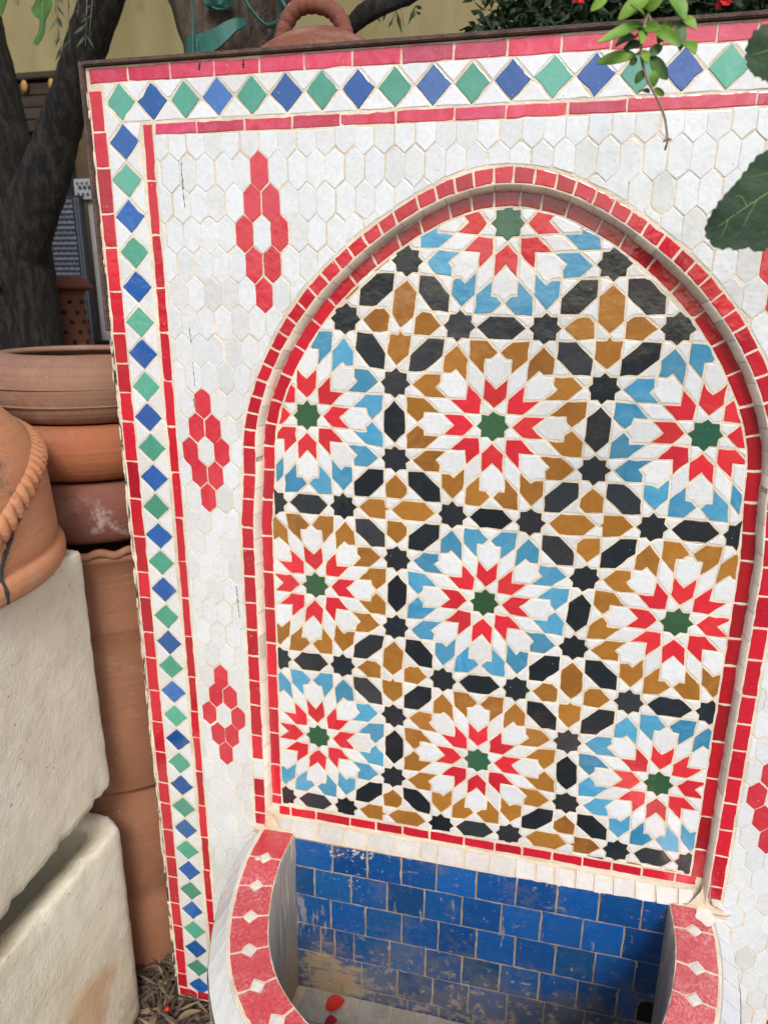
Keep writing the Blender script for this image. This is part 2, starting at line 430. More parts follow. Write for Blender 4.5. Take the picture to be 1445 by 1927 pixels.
def seen(x, y):
    return x < 1.03 + .15 * (.75 - y) + .12
FAR = {}
def tile(name, poly, mat, par, fmap, g=.0055, top=0.0, deep=.03, jit=.0016, bev=.0028, tilt=.010, far=False, minarea=.0007):
    """one tile: fmap(x, y, h) puts it in the world"""
    p = clean(poly)
    if len(p) < 3: return None
    A = area(p)
    if A < 0: p = p[::-1]; A = -A
    if A < minarea: return None
    p = chip(inset(p, g))
    if area(p) < A * .22: return None
    p = rough_edges(p, jit)
    q = inset(p, bev)
    if area(q) < area(p) * .3: q = inset(p, bev * .35)
    cx = sum(a[0] for a in p) / len(p); cy = sum(a[1] for a in p) / len(p)
    kk = max(-1.8, min(1.8, random.gauss(0, 1))); k2 = max(-1.8, min(1.8, random.gauss(0, 1))); ta, tb, dz = kk * tilt, k2 * tilt, random.uniform(-.0001, .0008)
    h = lambda a: top + dz + ta * (a[0] - cx) + tb * (a[1] - cy)
    n = len(p)
    V = [fmap(a[0], a[1], top - deep) for a in p] + [fmap(a[0], a[1], h(a) - .0009) for a in p] + [fmap(a[0], a[1], h(a)) for a in q]
    F = []
    for i in range(n):
        j = (i + 1) % n
        F.append((i, j, n + j, n + i)); F.append((n + i, n + j, 2 * n + j, 2 * n + i))
    F.append(tuple(range(2 * n, 3 * n)))
    if far:
        FAR.setdefault((name, mat, par.name), []).append((V, F)); return None
    me = bpy.data.meshes.new(name); me.from_pydata([tuple(v) for v in V], [], F)
    return link(name, me, mat, par)
def flush_far():
    for (name, mat, pn), L in FAR.items():
        V, F = [], []
        for v, f in L:
            o = len(V); V += [tuple(a) for a in v]; F += [tuple(i + o for i in t) for t in f]
        me = bpy.data.meshes.new(name); me.from_pydata(V, [], F)
        o = link(name + 's', me, mat, bpy.data.objects[pn]); o['kind'] = 'stuff'

# ------------------------------------------------------------------ ground and walls of the yard
def ground():
    bm = bmesh.new()
    n = 40
    xs = [-60 * (1 - t) + 60 * t for t in np.linspace(0, 1, 25)]
    grid = {}
    xs = sorted(set([-60, -30, -12] + list(np.linspace(-4, 3, 71)) + [12, 30, 60]))
    ys = sorted(set([-60, -30, -12] + list(np.linspace(-2, 4, 61)) + [12, 30, 60]))
    for i, x in enumerate(xs):
        for j, y in enumerate(ys):
            z = -.004 + .012 * (math.sin(x * 9.1) * math.cos(y * 7.3) + math.sin(x * 17 + y * 13) * .5) - .012
            grid[i, j] = bm.verts.new((x, y, z))
    for i in range(len(xs) - 1):
        for j in range(len(ys) - 1):
            bm.faces.new((grid[i, j], grid[i + 1, j], grid[i + 1, j + 1], grid[i, j + 1]))
    o = link('ground', mesh_of(bm, True), 'soil'); o['kind'] = 'structure'
ground()
bm = bmesh.new(); box(bm, (-34, YG - .1, -10.6), (18, 9.6, -10)); 
o = link('courtyard_wall', mesh_of(bm), 'ochre'); tag(o, 'ochre plastered courtyard wall behind the trees', 'wall')

# ------------------------------------------------------------------ the fountain: slab, niche, basin
ARC = {0: [1.3338, -.0195, .0376, -.0052, .0068], 1: [1.2636, -.0209, .0347, -.0055, .0042],
       2: [1.2444, -.0199, .0382, -.0041, .0044], 3: [1.1744, -.0214, .0361, -.0029, .0052]}
CY = -1.2
def arc_r(k, th):
    t = abs(th if th < math.pi / 2 else math.pi - th)
    return sum(c * math.cos(2 * i * t) for i, c in enumerate(ARC[k]))
def sidex(k, Y):
    s = min(1, max(0, (CY - Y) / .45)); s = s * s * (3 - 2 * s)
    return arc_r(k, 0) + .033 * s + .012 * min(1, max(0, (-1.6 - Y) / 2))
def arch(k, s):
    """point on arch line k; s<0 left jamb (Y = CY+s), 0..180 round the arch left to right, >180 right jamb"""
    if s < 0: return (-sidex(k, CY + s), CY + s)
    if s > 180: return (sidex(k, CY - (s - 180)), CY - (s - 180))
    th = math.radians(180 - s); r = arc_r(k, th)
    return (r * math.cos(th), CY + r * math.sin(th))
def arch_line(k, ybot, nj=14, na=60):
    S = list(np.linspace(ybot - CY, -.02, nj)) + list(np.linspace(0, 180, na)) + list(np.linspace(180.02, 180 + CY - ybot, nj))
    return [arch(k, s) for s in S]
ZF = .07                                        # glazed face of the panel stands this far before the niche back
front = lambda x, y, h: W(x, y, ZF + h)
back = lambda x, y, h: W(x, y, h)
XL, XR, YT, YB = -2.085, 2.085, .705, -5.305

fountain = thing('wall_fountain', 'tiled wall fountain with arched star mosaic niche over a red rimmed basin', 'fountain', W(0, YG, 0))
def slab():
    zf = ZF - .0020
    outer = [(XL, YB), (XR, YB), (XR, YT), (XL, YT)]
    hole = arch_line(1, -3.70)
    vs2 = [Vector((*a, 0)) for a in outer] + [Vector((*a, 0)) for a in hole]
    tris = geometry.tessellate_polygon([[Vector((*a, 0)) for a in outer], [Vector((*a, 0)) for a in hole]])
    bm = bmesh.new()
    V = [bm.verts.new(W(a.x, a.y, zf)) for a in vs2]
    for t in tris:
        try: bm.faces.new([V[i] for i in t])
        except ValueError: pass
    bk = [bm.verts.new(W(a[0], a[1], -.16)) for a in outer]
    for i in range(4):
        j = (i + 1) % 4; bm.faces.new((V[i], V[j], bk[j], bk[i]))
    bm.faces.new(bk)
    bmesh.ops.recalc_face_normals(bm, faces=bm.faces[:])
    return link('wall_panel', mesh_of(bm), 'grout', fountain)
panel = slab()
def niche():
    loop = arch_line(2, -3.66)
    bm = bmesh.new()
    f = bm.faces.new([bm.verts.new(W(a[0], a[1], -.0020)) for a in loop])
    bmesh.ops.triangulate(bm, faces=[f]); bmesh.ops.recalc_face_normals(bm, faces=bm.faces[:])
    return link('niche_back', mesh_of(bm), 'grout', fountain)
nback = niche()
# the reveal of the niche: short pieces with fine seams between them
S_all = list(np.linspace(-2.46, -.03, 17)) + list(np.linspace(2.5, 177.5, 36)) + list(np.linspace(180.03, 182.46, 17))
def lip():
    bm = bmesh.new()
    A = arch_line(1, -3.70, 20, 70); B = arch_line(2, -3.70, 20, 70)
    va = [bm.verts.new(W(a[0], a[1], ZF - .0075)) for a in A]; vb = [bm.verts.new(W(a[0], a[1], -.0075)) for a in B]
    for i in range(len(A) - 1): bm.faces.new((va[i], va[i + 1], vb[i + 1], vb[i]))
    o = link('niche_reveal', mesh_of(bm, True), 'plaster', fountain)
    for s0, s1 in zip(S_all, S_all[1:]):
        e = (s1 - s0) * .010
        ss = np.linspace(s0 + e, s1 - e, 4)
        V = []; F = []
        for s in ss:
            a = np.array(arch(1, s)); b = np.array(arch(2, s)); w = random.gauss(0, .0007)
            d = (b - a) / (np.linalg.norm(b - a) + 1e-9)
            a0 = a - d * .004
            V += [W(a0[0], a0[1], ZF - .002), W(*(a + d * (.004 + w)), ZF - .003), W(*(b + d * (.003 + w)), .004), W(*(b + d * .006), -.012)]
        for i in range(3):
            for k in range(3):
                F.append((i * 4 + k, i * 4 + k + 1, i * 4 + 4 + k + 1, i * 4 + 4 + k))
        me = bpy.data.meshes.new('reveal_tile'); me.from_pydata([tuple(v) for v in V], [], F)
        for p_ in me.polygons: p_.use_smooth = True
        link('reveal_tile', me, 'lip', o)
lip()
def ring_tiles(ko, ki, joints, fmap, mat, par, name, go=.004, gi=.004, odd=None):
    for s0, s1 in zip(joints, joints[1:]):
        n = 4
        ss = np.linspace(s0, s1, n)
        poly = [arch(ki, s) for s in ss] + [arch(ko, s) for s in ss[::-1]]
        cx = sum(a[0] for a in poly) / len(poly); cy = sum(a[1] for a in poly) / len(poly)
        mm = odd(s0, s1) if odd else mat
        tile(name, poly[::-1], mm, par, fmap, g=.0055, jit=.0013, far=False, tilt=.009)
OUT_A = [28.84, 34.01, 37.84, 41.91, 46.03, 49.89, 53.65, 57.71, 61.76, 65.46, 69.25, 73.01, 77.17, 80.83, 84.92, 88.89, 92.61, 96.41, 100.08, 104.03, 107.96, 113.32, 117.1, 121.06, 125.16, 129.03, 133.25, 137.39, 141.49, 145.5, 149.36, 153.42, 157.6, 161.54, 165.59, 169.6, 173.61, 177.84]
OL = [-1.305, -1.445, -1.614, -1.741, -1.91, -2.076, -2.249, -2.42, -2.588, -2.756, -2.971, -3.144, -3.285, -3.417, -3.546, -3.637]
OR = [-1.31, -1.45, -1.592, -1.741, -1.91, -2.085, -2.292, -2.453, -2.613, -2.782, -2.941, -3.113, -3.285, -3.497, -3.585]
jo = sorted(y - CY for y in OL) + sorted(180 - a for a in OUT_A) + [156.5, 162, 167.5, 173.5] + [180 + CY - y for y in OR]
ring_tiles(0, 1, sorted(jo), front, 'red', panel, 'arch_tile', odd=lambda a, b: 'white' if abs(a - (-3.285 - CY)) < .145 and a < -2.08 and b < -1.9 and abs(b - (-3.144 - CY)) < .01 else 'red')
IN_A = [17.63, 25.56, 33.09, 40.93, 48.85, 56.36, 64.27, 70.02, 77.51, 82.95, 87.39, 92.78, 97.47, 102.19, 109.1, 114.98, 122.02, 128.97, 136.56, 143.0, 150.8, 158.69, 165.76, 171.88, 177.78]
IL = [-1.286, -1.461, -1.679, -1.901, -2.133, -2.359, -2.579, -2.808, -2.984, -3.215, -3.444, -3.517]
IR = [-1.294, -1.447, -1.59, -1.817, -2.013, -2.167, -2.393, -2.62, -2.851, -3.098, -3.323, -3.517]
ji = sorted(y - CY for y in IL) + sorted(180 - a for a in IN_A) + [169.2, 177.2] + [180 + CY - y for y in IR]
ring_tiles(2, 3, sorted(ji), back, 'red_shaded', nback, 'niche_border_tile', odd=lambda a, b: 'red_shaded' if a > 60 else 'red')  # crown and right side take the red with shade in its colour
BOT = [-1.262, -1.179, -1.005, -.78, -.611, -.439, -.269, -.055, .131, .295, .47, .645, .812, .977, 1.159, 1.275]
for a, b in zip(BOT, BOT[1:]):
    y1, y0 = -3.520 + .012 * (a + 1.2) / 2.4, -3.592 + .018 * (a + 1.2) / 2.4
    tile('niche_border_tile', [(a, y0), (b, y0), (b, y1), (a, y1)], 'red', nback, back)
LED = [-1.255, -1.158, -.976, -.813, -.657, -.472, -.318, -.209, -.047, .105, .265, .378, .486, .608, .718, .826, .945, 1.059, 1.179, 1.27]
def ledge_map(x, y, h):                         # y 0..1 runs down the sloping sill
    return W(x, -3.600 - .078 * y + h * .6, .004 + .068 * y + h * .75)
bm = bmesh.new()
vv = [bm.verts.new(ledge_map(x, y, -.006)) for x, y in ((-1.30, -.08), (1.32, -.08), (1.32, 1.06), (-1.30, 1.06))]
bm.faces.new(vv); ledge = link('niche_sill', mesh_of(bm), 'plaster', fountain)
for a, b in zip(LED, LED[1:]):
    me_p = [(a, 1.0), (b, 1.0), (b, .02), (a, .02)]
    ins = .006
    p = [(a + ins, .97), (b - ins, .97), (b - ins, .08), (a + ins, .08)]
    V = [ledge_map(x + random.gauss(0, .003), y + random.gauss(0, .025), -.02) for x, y in p]
    V2 = [v + (ledge_map(0, 0, .021) - ledge_map(0, 0, 0)) for v in V]
    me = bpy.data.meshes.new('sill_tile'); me.from_pydata([tuple(v) for v in V + V2], [], [(4, 5, 6, 7), (0, 1, 5, 4), (1, 2, 6, 5), (2, 3, 7, 6), (3, 0, 4, 7)])
    link('sill_tile', me, 'sill', ledge)
# ---- mosaic
WARP = [(0.0, -1.0, -0.0127, -0.0036), (0.2071, -0.5, 0.0042, -0.0118), (0.5, -0.7929, 0.0052, 0.0006), (0.5, -1.2071, -0.0018, 0.0029), (0.2071, -1.5, -0.0019, -0.006), (-0.2071, -1.5, 0.0062, 0.0039), (-0.5, -1.2071, -0.0162, 0.0018), (-0.5, -0.7929, -0.0217, -0.0088), (-1.0, -1.0, -0.0026, 0.0093), (-0.7929, -0.5, 0.0096, 0.023), (-0.7929, -1.5, -0.0112, 0.0064), (-1.0, -2.0, 0.0262, 0.0093), (-0.5, -1.7929, -0.0001, 0.0123), (-0.5, -2.2071, -0.0008, 0.0053), (-0.7929, -2.5, -0.0272, 0.0058), (-1.0, -3.0, 0.0226, -0.0161), (-0.5, -2.7929, -0.004, 0.0016), (-0.5, -3.2071, -0.0031, -0.0178), (-0.7929, -3.5, -0.0135, -0.0096), (0.0, -3.0, 0.0016, -0.015), (-0.2071, -2.5, -0.0145, -0.0039), (0.2071, -2.5, -0.0147, -0.0034), (0.5, -2.7929, -0.0052, -0.0075), (0.5, -3.2071, 0.0202, -0.0095), (0.2071, -3.5, 0.0022, -0.0041), (-0.2071, -3.5, 0.006, -0.017), (1.0, -3.0, -0.0018, 0.0105), (0.7929, -2.5, 0.0012, 0.0046), (0.7929, -3.5, 0.0344, 0.01), (1.0, -1.0, -0.0119, 0.0048), (0.7929, -1.5, 0.0105, 0.0167), (0.7929, -0.5, 0.0179, -0.0015), (0.0, 0.0, 0.0084, -0.0311), (-0.5, -0.2071, 0.0349, 0.0119), (0.5, -0.2071, -0.0007, -0.0068), (0.0, -2.0, -0.0098, 0.0102), (0.5, -1.7929, 0.0031, -0.0005), (0.5, -2.2071, -0.0211, 0.004), (1.0, -2.0, -0.0247, 0.0087)]
ASP = 0.98186
wp = np.array(WARP); SIG = .26
K = np.exp(-((wp[:, None, :2] - wp[None, :, :2]) ** 2).sum(-1) / (2 * SIG ** 2)) + .02 * np.eye(len(wp))
WX = np.linalg.solve(K, wp[:, 2]); WY = np.linalg.solve(K, wp[:, 3])
def warp(x, y):
    k = np.exp(-((wp[:, 0] - x) ** 2 + (wp[:, 1] - y) ** 2) / (2 * SIG ** 2))
    return (x + float(k @ WX), y * ASP + float(k @ WY))
CLIP = [arch(3, q) for q in np.linspace(180, 0, 61)] + [(-arc_r(3, 0), -9), (arc_r(3, 0), -9)]
CLIP = CLIP[::-1] if area(CLIP) < 0 else CLIP
def rot(p, k):                                   # turn by k*45 degrees
    a = -k * math.pi / 4; c, s = math.cos(a), math.sin(a)
    return [(x * c - y * s, x * s + y * c) for x, y in p]
def mir(p): return [(-x, y) for x, y in p][::-1]
def mosaic(name, p, mat, cx=0, cy=0):
    q = [warp(cx + x, cy + y) for x, y in p]
    if area(q) < 0: q = q[::-1]
    my = sum(a[1] for a in q) / len(q)
    if my > CY: q = clip_convex(q, CLIP)
    else:
        lim = sidex(3, my); q = clip_half(q, 1, 0, lim)
        if len(q) > 2: q = clip_half(q, -1, 0, lim)
        if len(q) > 2: q = clip_half(q, 0, -1, 3.512 + .012 * -.5)
    if len(q) < 3: return
    tile(name, q, mat, nback, back, g=.0052, jit=.0017, tilt=.010)
def pol(r, deg):
    a = math.radians(deg); return (r * math.sin(a), r * math.cos(a))
SR = .0849
def star8(r=SR): return [pol(r if i % 2 == 0 else r * .765, i * 22.5) for i in range(16)]
hexp = [(-.122, 0), (-.06, .061), (.06, .061), (.122, 0), (.06, -.061), (-.06, -.061)]
petal = [(0, .0895), (.059, .145), (.059, .258), (0, .198), (-.059, .258), (-.059, .145)]
kite = [pol(.086, 0), pol(.158, 22.5), pol(.086, 45), pol(.065, 22.5)]
house = [(0, .198), (.06, .258), (.061, .342), (.033, .344), (0, .374), (-.033, .344), (-.061, .342), (-.06, .258)]
rhomb = [(.06, .145), (.06, .258), pol(.370, 22.5), rot([(-.06, .258)], 1)[0]]
arrow = [pol(.370, 22.5), (.147, .44), (.06, .438), (.002, .378), (.033, .344), (.061, .342), (.06, .258)]
kite2 = [(.147, .44), pol(.370, 22.5), (.2072, .4152), (.182, .440)]
tri = [(0, .378), (.06, .44), (-.06, .44)]
quad3 = [(.06, .44), (.147, .44), (.147, .475), (.122, .5)]
for cx in (-2, -1, 0, 1, 2):
    for j in range(0, 6):
        cy = -j
        if cx in (-2, 2) and j < 0: continue
        blue = (cx + j) % 2 == 0
        if abs(cx) < 2 and j < 5:
            mosaic('center_star_tile', star8(.088), 'star', cx, cy)
        for k in range(8):
            P = lambda q: rot(q, k)
            mosaic('petal_tile', P(petal), 'petal', cx, cy)
            mosaic('kite_tile', P(kite), 'white', cx, cy)
            mosaic('pointed_tile', P(house), 'white', cx, cy)
            mosaic('rhombus_tile', P(rhomb), 'white', cx, cy)
            mosaic('arrow_tile', P(arrow), 'sky' if blue else 'brown', cx, cy)
            mosaic('arrow_tile', P(mir(arrow)), 'sky' if blue else 'brown', cx, cy)
            mosaic('kite_tile', P(kite2), 'white', cx, cy)
            mosaic('triangle_tile', P(tri), 'white', cx, cy)
            mosaic('wedge_tile', P(quad3), 'white', cx, cy)
            mosaic('wedge_tile', P(mir(quad3)), 'white', cx, cy)
        # shared ring pieces: right edge and bottom edge of this octagon, plus its four diagonals
        mosaic('hexagon_tile', [(x, y) for x, y in hexp], 'black', cx, cy - .5)
        mosaic('hexagon_tile', [(y, x) for x, y in hexp], 'black', cx + .5, cy)
        for k in (1, 3, 5, 7):
            mosaic('hexagon_tile', rot([(x, y + .5) for x, y in hexp], k), 'black', cx, cy)
        for dx in (-.2071, .2071): mosaic('star_tile', star8(), 'black', cx + dx, cy - .5)
        for dy in (-.2071, .2071): mosaic('star_tile', star8(), 'black', cx + .5, cy + dy)
# the small squares between four octagons
longhex = [(-.03, 0), (.03, .06), (.148, .06), (.208, 0), (.148, -.06), (.03, -.06)]
shortp = [(-.208, 0), (-.148, -.06), (-.055, -.062), (-.055, -.014), (-.03, 0), (-.055, .014), (-.055, .062), (-.148, .06)]
penta = [(0, .208), (.06, .148), (.06, .096), (.03, .064), (-.055, .064), (-.06, .148)]
gq1 = [(.06, .148), (.148, .06), (.03, .06), (.06, .096)]
gq2 = [(-.06, .148), (-.148, .06), (-.055, .062)]
gsq = [(-.055, .062), (.03, .06), (-.03, 0), (-.055, .014)]
gk = [(0, .208), (.06, .148), (.06, .233), (.025, .231)]
def flipy(p): return [(x, -y) for x, y in p][::-1]
def rq(p, k):
    for _ in range(k % 4): p = [(-y, x) for x, y in p]
    return p
for gx in range(-2, 2):
    for gy in range(-1, 5):
        X0, Y0 = gx + .5, -gy - .5
        if gy % 2 == 0: k = 1
        else: k = 0 if gx < 0 else 2
        G = lambda q: rq(q, k)
        mosaic('long_hexagon_tile', G(longhex), 'brown', X0, Y0)
        mosaic('spiked_tile', G(shortp), 'brown', X0, Y0)
        mosaic('pentagon_tile', G(penta), 'brown', X0, Y0); mosaic('pentagon_tile', G(flipy(penta)), 'brown', X0, Y0)
        for q in (gq1, gq2, gsq):
            mosaic('small_white_tile', G(q), 'white', X0, Y0); mosaic('small_white_tile', G(flipy(q)), 'white', X0, Y0)
        for kk in range(4):
            mosaic('small_white_tile', rq(gk, kk), 'white', X0, Y0); mosaic('small_white_tile', rq([(-x, y) for x, y in gk][::-1], kk), 'white', X0, Y0)

# ---- border
OLJ = [.604, 0.418, 0.253, 0.037, -0.125, -0.346, -0.563, -0.724, -0.88, -1.043, -1.272, -1.496, -1.727, -1.952, -2.118, -2.348, -2.525, -2.755, -2.982, -3.208, -3.445, -3.604, -3.822, -4.047, -4.218, -4.444, -4.647, -4.87, -5.089, -5.215]
ILJ = [.447, 0.189, -0.068, -0.327, -0.553, -0.808, -1.06, -1.321, -1.589, -1.857, -2.093, -2.345, -2.621, -2.865, -3.054, -3.308, -3.575, -3.826, -4.097, -4.355, -4.555, -4.80, -5.02, -5.215]
TOJ = [-2.07, -1.856, -1.628, -1.398, -1.17, -0.951, -0.721, -0.495, -0.261, -0.029, 0.196, 0.396, 0.593, 0.807, 0.959, 1.18, 1.4, 1.63, 1.86, 2.07]
TIJ = [-1.735, -1.507, -1.257, -1.017, -0.781, -0.517, -0.249, -0.023, 0.242, 0.485, 0.989, 1.25, 1.5, 1.735]
def wob(): return random.gauss(0, .0018)
def strip(js, lo, hi, vertical, mat, name, mirror=False):
    for a, b in zip(js, js[1:]):
        l, h = lo + wob(), hi + wob()
        if vertical: p = [(l, b), (h, b), (h, a), (l, a)]
        else: p = [(a, l), (b, l), (b, h), (a, h)]
        for m in ((False, True) if mirror else (False,)):
            q = [(-x, y) for x, y in p][::-1] if m else p
            cx = sum(t[0] for t in q) / 4; cy = sum(t[1] for t in q) / 4
            tile(name, q, mat, panel, front, g=.0045, tilt=.010, far=not seen(cx, cy))
strip(OLJ, -2.079, -2.000, True, 'red', 'border_brick_tile', True)
strip(ILJ, -1.799, -1.743, True, 'red', 'border_brick_tile', True)
strip(TOJ, .629, .702, False, 'red_sheen', 'border_brick_tile')
strip(TIJ, .391, .449, False, 'red_sheen', 'border_brick_tile')
strip([-2.075, -1.93, -1.80, -1.60, -1.42, -1.2], -5.296, -5.222, False, 'red', 'border_brick_tile')
XD = -1.9065; HD = .0915
def diamond(x, y, mat, h=HD, v=.0860):
    h = h + random.gauss(0, .0015)
    tile('diamond_tile', [(x, y - v), (x + h, y), (x, y + v), (x - h, y)], mat, panel, front, g=.005, jit=.002, tilt=.014, far=not seen(x, y))
NL = 33
for sx in (-1, 1):
    ysd = [.5425 - .1731 * i for i in range(0, NL + 1)]
    for i, y in enumerate(ysd):
        x = -sx * XD if sx < 0 else -XD
        x = XD if sx < 0 else -XD
        if i > 0: diamond(x + wob(), y + wob(), 'blue' if i % 2 else 'green')
        if i > 0 and i < NL:
            ym = (y + ysd[i + 1]) / 2
            for s in (-1, 1):
                xe = x + s * HD
                tile('border_triangle_tile', [(xe, y), (x, ym), (xe, ysd[i + 1])] if s < 0 else [(xe, ysd[i + 1]), (x, ym), (xe, y)], 'white', panel, front, g=.004, far=not seen(x, y))
    yl = ysd[-1]
    for s in (-1, 1):
        tile('border_triangle_tile', [(x + s * HD, yl), (x, yl - .0865), (x + s * HD, yl - .05)], 'white', panel, front, g=.003, minarea=.0003, far=sx > 0)
NT = 22; xt = [XD + i * (-2 * XD) / NT for i in range(NT + 1)]
YD = .5425
for i, x in enumerate(xt):
    diamond(x, YD + wob(), 'green' if i % 2 == 0 else 'blue', .0855, .0895)
    if i < NT:
        xm = (x + xt[i + 1]) / 2
        for s in (-1, 1):
            ye = YD + s * .0895
            if s < 0 and i in (0, NT - 1): continue
            tile('border_triangle_tile', [(x, ye), (xm, YD), (xt[i + 1], ye)], 'white', panel, front, g=.004, far=not seen(x, YD))
for sx in (-1, 1):                               # white pieces at the two upper corners
    f = lambda p: [(-sx * x if sx > 0 else x, y) for x, y in p]
    for p in ([(-2.0, .629), (-2.0, .5425), (-1.9155, .629)], [(-2.0, .5425), (-1.9155, .456), (-2.0, .37)], [(-1.9155, .456), (-1.829, .5425), (-1.74, .456)],
              [(-1.9155, .452), (-1.80, .452), (-1.829, .37)]):
        tile('border_triangle_tile', f(p), 'white', panel, front, g=.004, far=sx > 0)
# ---- field of long hexagons
PX = 2.38 / 25; AP = .042
rows = []
y = .215 + .143
pitches = [.143] * 9 + [.131] * 4 + [.1424] * 8 + [.136] * 16
for pt in pitches:
    rows.append((y, pt)); y -= pt
MOT = set()
for s in (-1, 1):
    for mx, r0 in ((-12.5, 0), (-16.5, 8), (-16.5, 20)):
        for dr, dk in ((0, 0), (1, -.5), (1, .5), (2, -1), (2, 1), (3, -.5), (3, .5), (4, 0)):
            MOT.add((r0 + dr, (mx + dk) * (1 if s < 0 else -1)))
def field():
    for ri, (yc, pt) in enumerate(rows):
        r = ri - 1
        up = rows[ri - 1][1] if ri else pt
        for k2 in range(-40, 41):
            k = k2 / 2
            if (abs(k - .5) % 1 > .01) == (r % 2 == 0) : continue
            xc = k * PX
            if abs(xc) > 1.80: continue
            hu, hd = up / 2, pt / 2
            w = PX / 2
            red = (r, k) in MOT
            p = [(xc, yc - hd - AP / 2), (xc + w, yc - hd + AP / 2), (xc + w, yc + hu - AP / 2), (xc, yc + hu + AP / 2), (xc - w, yc + hu - AP / 2), (xc - w, yc - hd + AP / 2)]
            p = clip_half(p, 1, 0, 1.737); p = clip_half(p, -1, 0, 1.737) if p else p
            p = clip_half(p, 0, 1, .389) if p else p; p = clip_half(p, 0, -1, 5.218) if p else p
            if len(p) < 3: continue
            cx = sum(a[0] for a in p) / len(p); cy = sum(a[1] for a in p) / len(p)
            if cy > CY:
                th = math.atan2(cy - CY, cx)
                if min(math.hypot(a[0], a[1] - CY) - arc_r(0, math.atan2(a[1] - CY, a[0])) for a in p) < .007:
                    rr = arc_r(0, th); e = .02
                    ta = np.array([arc_r(0, th + e) * math.cos(th + e), arc_r(0, th + e) * math.sin(th + e)]) - np.array([arc_r(0, th - e) * math.cos(th - e), arc_r(0, th - e) * math.sin(th - e)])
                    ta /= np.linalg.norm(ta); nx, ny = ta[1], -ta[0]
                    b = np.array([rr * math.cos(th), CY + rr * math.sin(th)])
                    p = clip_half(p, -nx, -ny, -(nx * b[0] + ny * b[1] + .007))
                    if len(p) < 3: continue
                    if math.hypot(cx, cy - CY) < rr - .06: continue
            else:
                lim = sidex(0, max(cy, -3.6)) + .008 if cy > -3.62 else 1.38
                if abs(cx) + w < lim - .02: continue
                p = clip_half(p, -1, 0, -lim) if cx > 0 else clip_half(p, 1, 0, -lim)
                if len(p) < 3: continue
            cx = sum(a[0] for a in p) / len(p)
            p = [(a[0], a[1]) for a in p]
            dx, dy = random.gauss(0, .0022), random.gauss(0, .003)
            p = [(a[0] + dx, a[1] + dy) for a in p]
            tile('red_hexagon_tile' if red else 'hexagon_tile', p, 'coral' if red else 'hexwhite', panel, front, g=.0026, jit=.0011, tilt=.010, far=not seen(cx, cy))
field()

# ---- iron frame
bm = bmesh.new()
def iron(a, b):
    box(bm, a, b, .0012)
iron((XL - .026, -.55, -.18), (XL - .002, YT + .024, ZF + .022)); iron((XL - .014, YB, -.18), (XL - .002, -.552, ZF + .004))
iron((XR + .002, YB, -.18), (XR + .032, YT + .024, ZF + .022))
iron((XL - .0015, YT + .003, -.18), (XR + .0015, YT + .024, ZF + .022))
frame = link('iron_frame', mesh_of(bm), 'rust', fountain)
bm = bmesh.new()                                # crumbling mortar between frame and tiles
for i in range(300):
    y = random.uniform(-5.2, -.5) if random.random() < .85 else random.uniform(-.6, .6)
    s = random.uniform(.010, .026)
    c = W(XL - .007 + random.gauss(0, .003), y, ZF - .002 + random.gauss(0, .004))
    bmesh.ops.create_icosphere(bm, subdivisions=1, radius=s * D * .5, matrix=Matrix.Translation(c) @ Matrix.Diagonal((random.uniform(.4, .9), .5, random.uniform(1.5, 8), 1)))
o = link('mortar_crumbs', mesh_of(bm), 'grout', fountain); o['kind'] = 'stuff'

# ---- basin
YR = -3.665; YF = -4.93
CL = [(-1.238, .06), (-1.236, .297), (-1.205, .508), (-1.150, .717), (-1.068, .919), (-.945, 1.101), (-.783, 1.245), (-.59, 1.36), (-.38, 1.44), (-.19, 1.48), (0, 1.495)]
CL = CL + [(-x, z) for x, z in CL[-2::-1]]
CN = spline(CL, 181)
TG = np.gradient(CN, axis=0); TG /= np.linalg.norm(TG, axis=1)[:, None]
NM = np.stack([-TG[:, 1], TG[:, 0]], 1)         # outward (left of the walking direction is inside -> flip)
if NM[90, 1] < 0: NM = -NM
def sweep(prof, mat, name, par, smooth=True):
    bm = bmesh.new(); R = []
    for i in range(len(CN)):
        R.append([bm.verts.new(W(CN[i, 0] + NM[i, 0] * o, y, CN[i, 1] + NM[i, 1] * o)) for o, y in prof])
    for a, b in zip(R, R[1:]):
        for k in range(len(prof) - 1): bm.faces.new((a[k], a[k + 1], b[k + 1], b[k]))
    bmesh.ops.recalc_face_normals(bm, faces=bm.faces[:])
    return link(name, mesh_of(bm, smooth), mat, par)
basin = sweep([(-.104, YR - .004), (.110, YR - .004)], 'grout', 'basin_rim', fountain)
inner_wall = sweep([(-.104, YR - .008), (-.112, YR - .02), (-.108, -4.2), (-.100, YF)], 'greywall', 'basin_inner_wall', fountain)
sweep([(.110, YR - .008), (.118, YR - .014), (.215, YR - .125), (.225, -4.2), (.21, -5.34)], 'grout', 'basin_outer_wall', fountain)
s_len = np.r_[0, np.cumsum(np.linalg.norm(np.diff(CN, axis=0), axis=1))]
JZ = [(-1.238, .07), (-1.231, .297), (-1.196, .508), (-1.148, .717), (-1.068, .919), (-.945, 1.101), (-.783, 1.24)]
def nearest(p): return s_len[np.argmin(((CN - np.array(p)) ** 2).sum(1))]
js = [nearest(p) for p in JZ]; js[0] = .0
JR = [(1.238, .07), (1.262, .235), (1.256, .463), (1.205, .670)]
jr = [nearest(p) for p in JR]; jr[0] = s_len[-1]
mid = list(np.linspace(js[-1], jr[-1], 11))[1:-1]
joints = js + mid + jr[::-1]
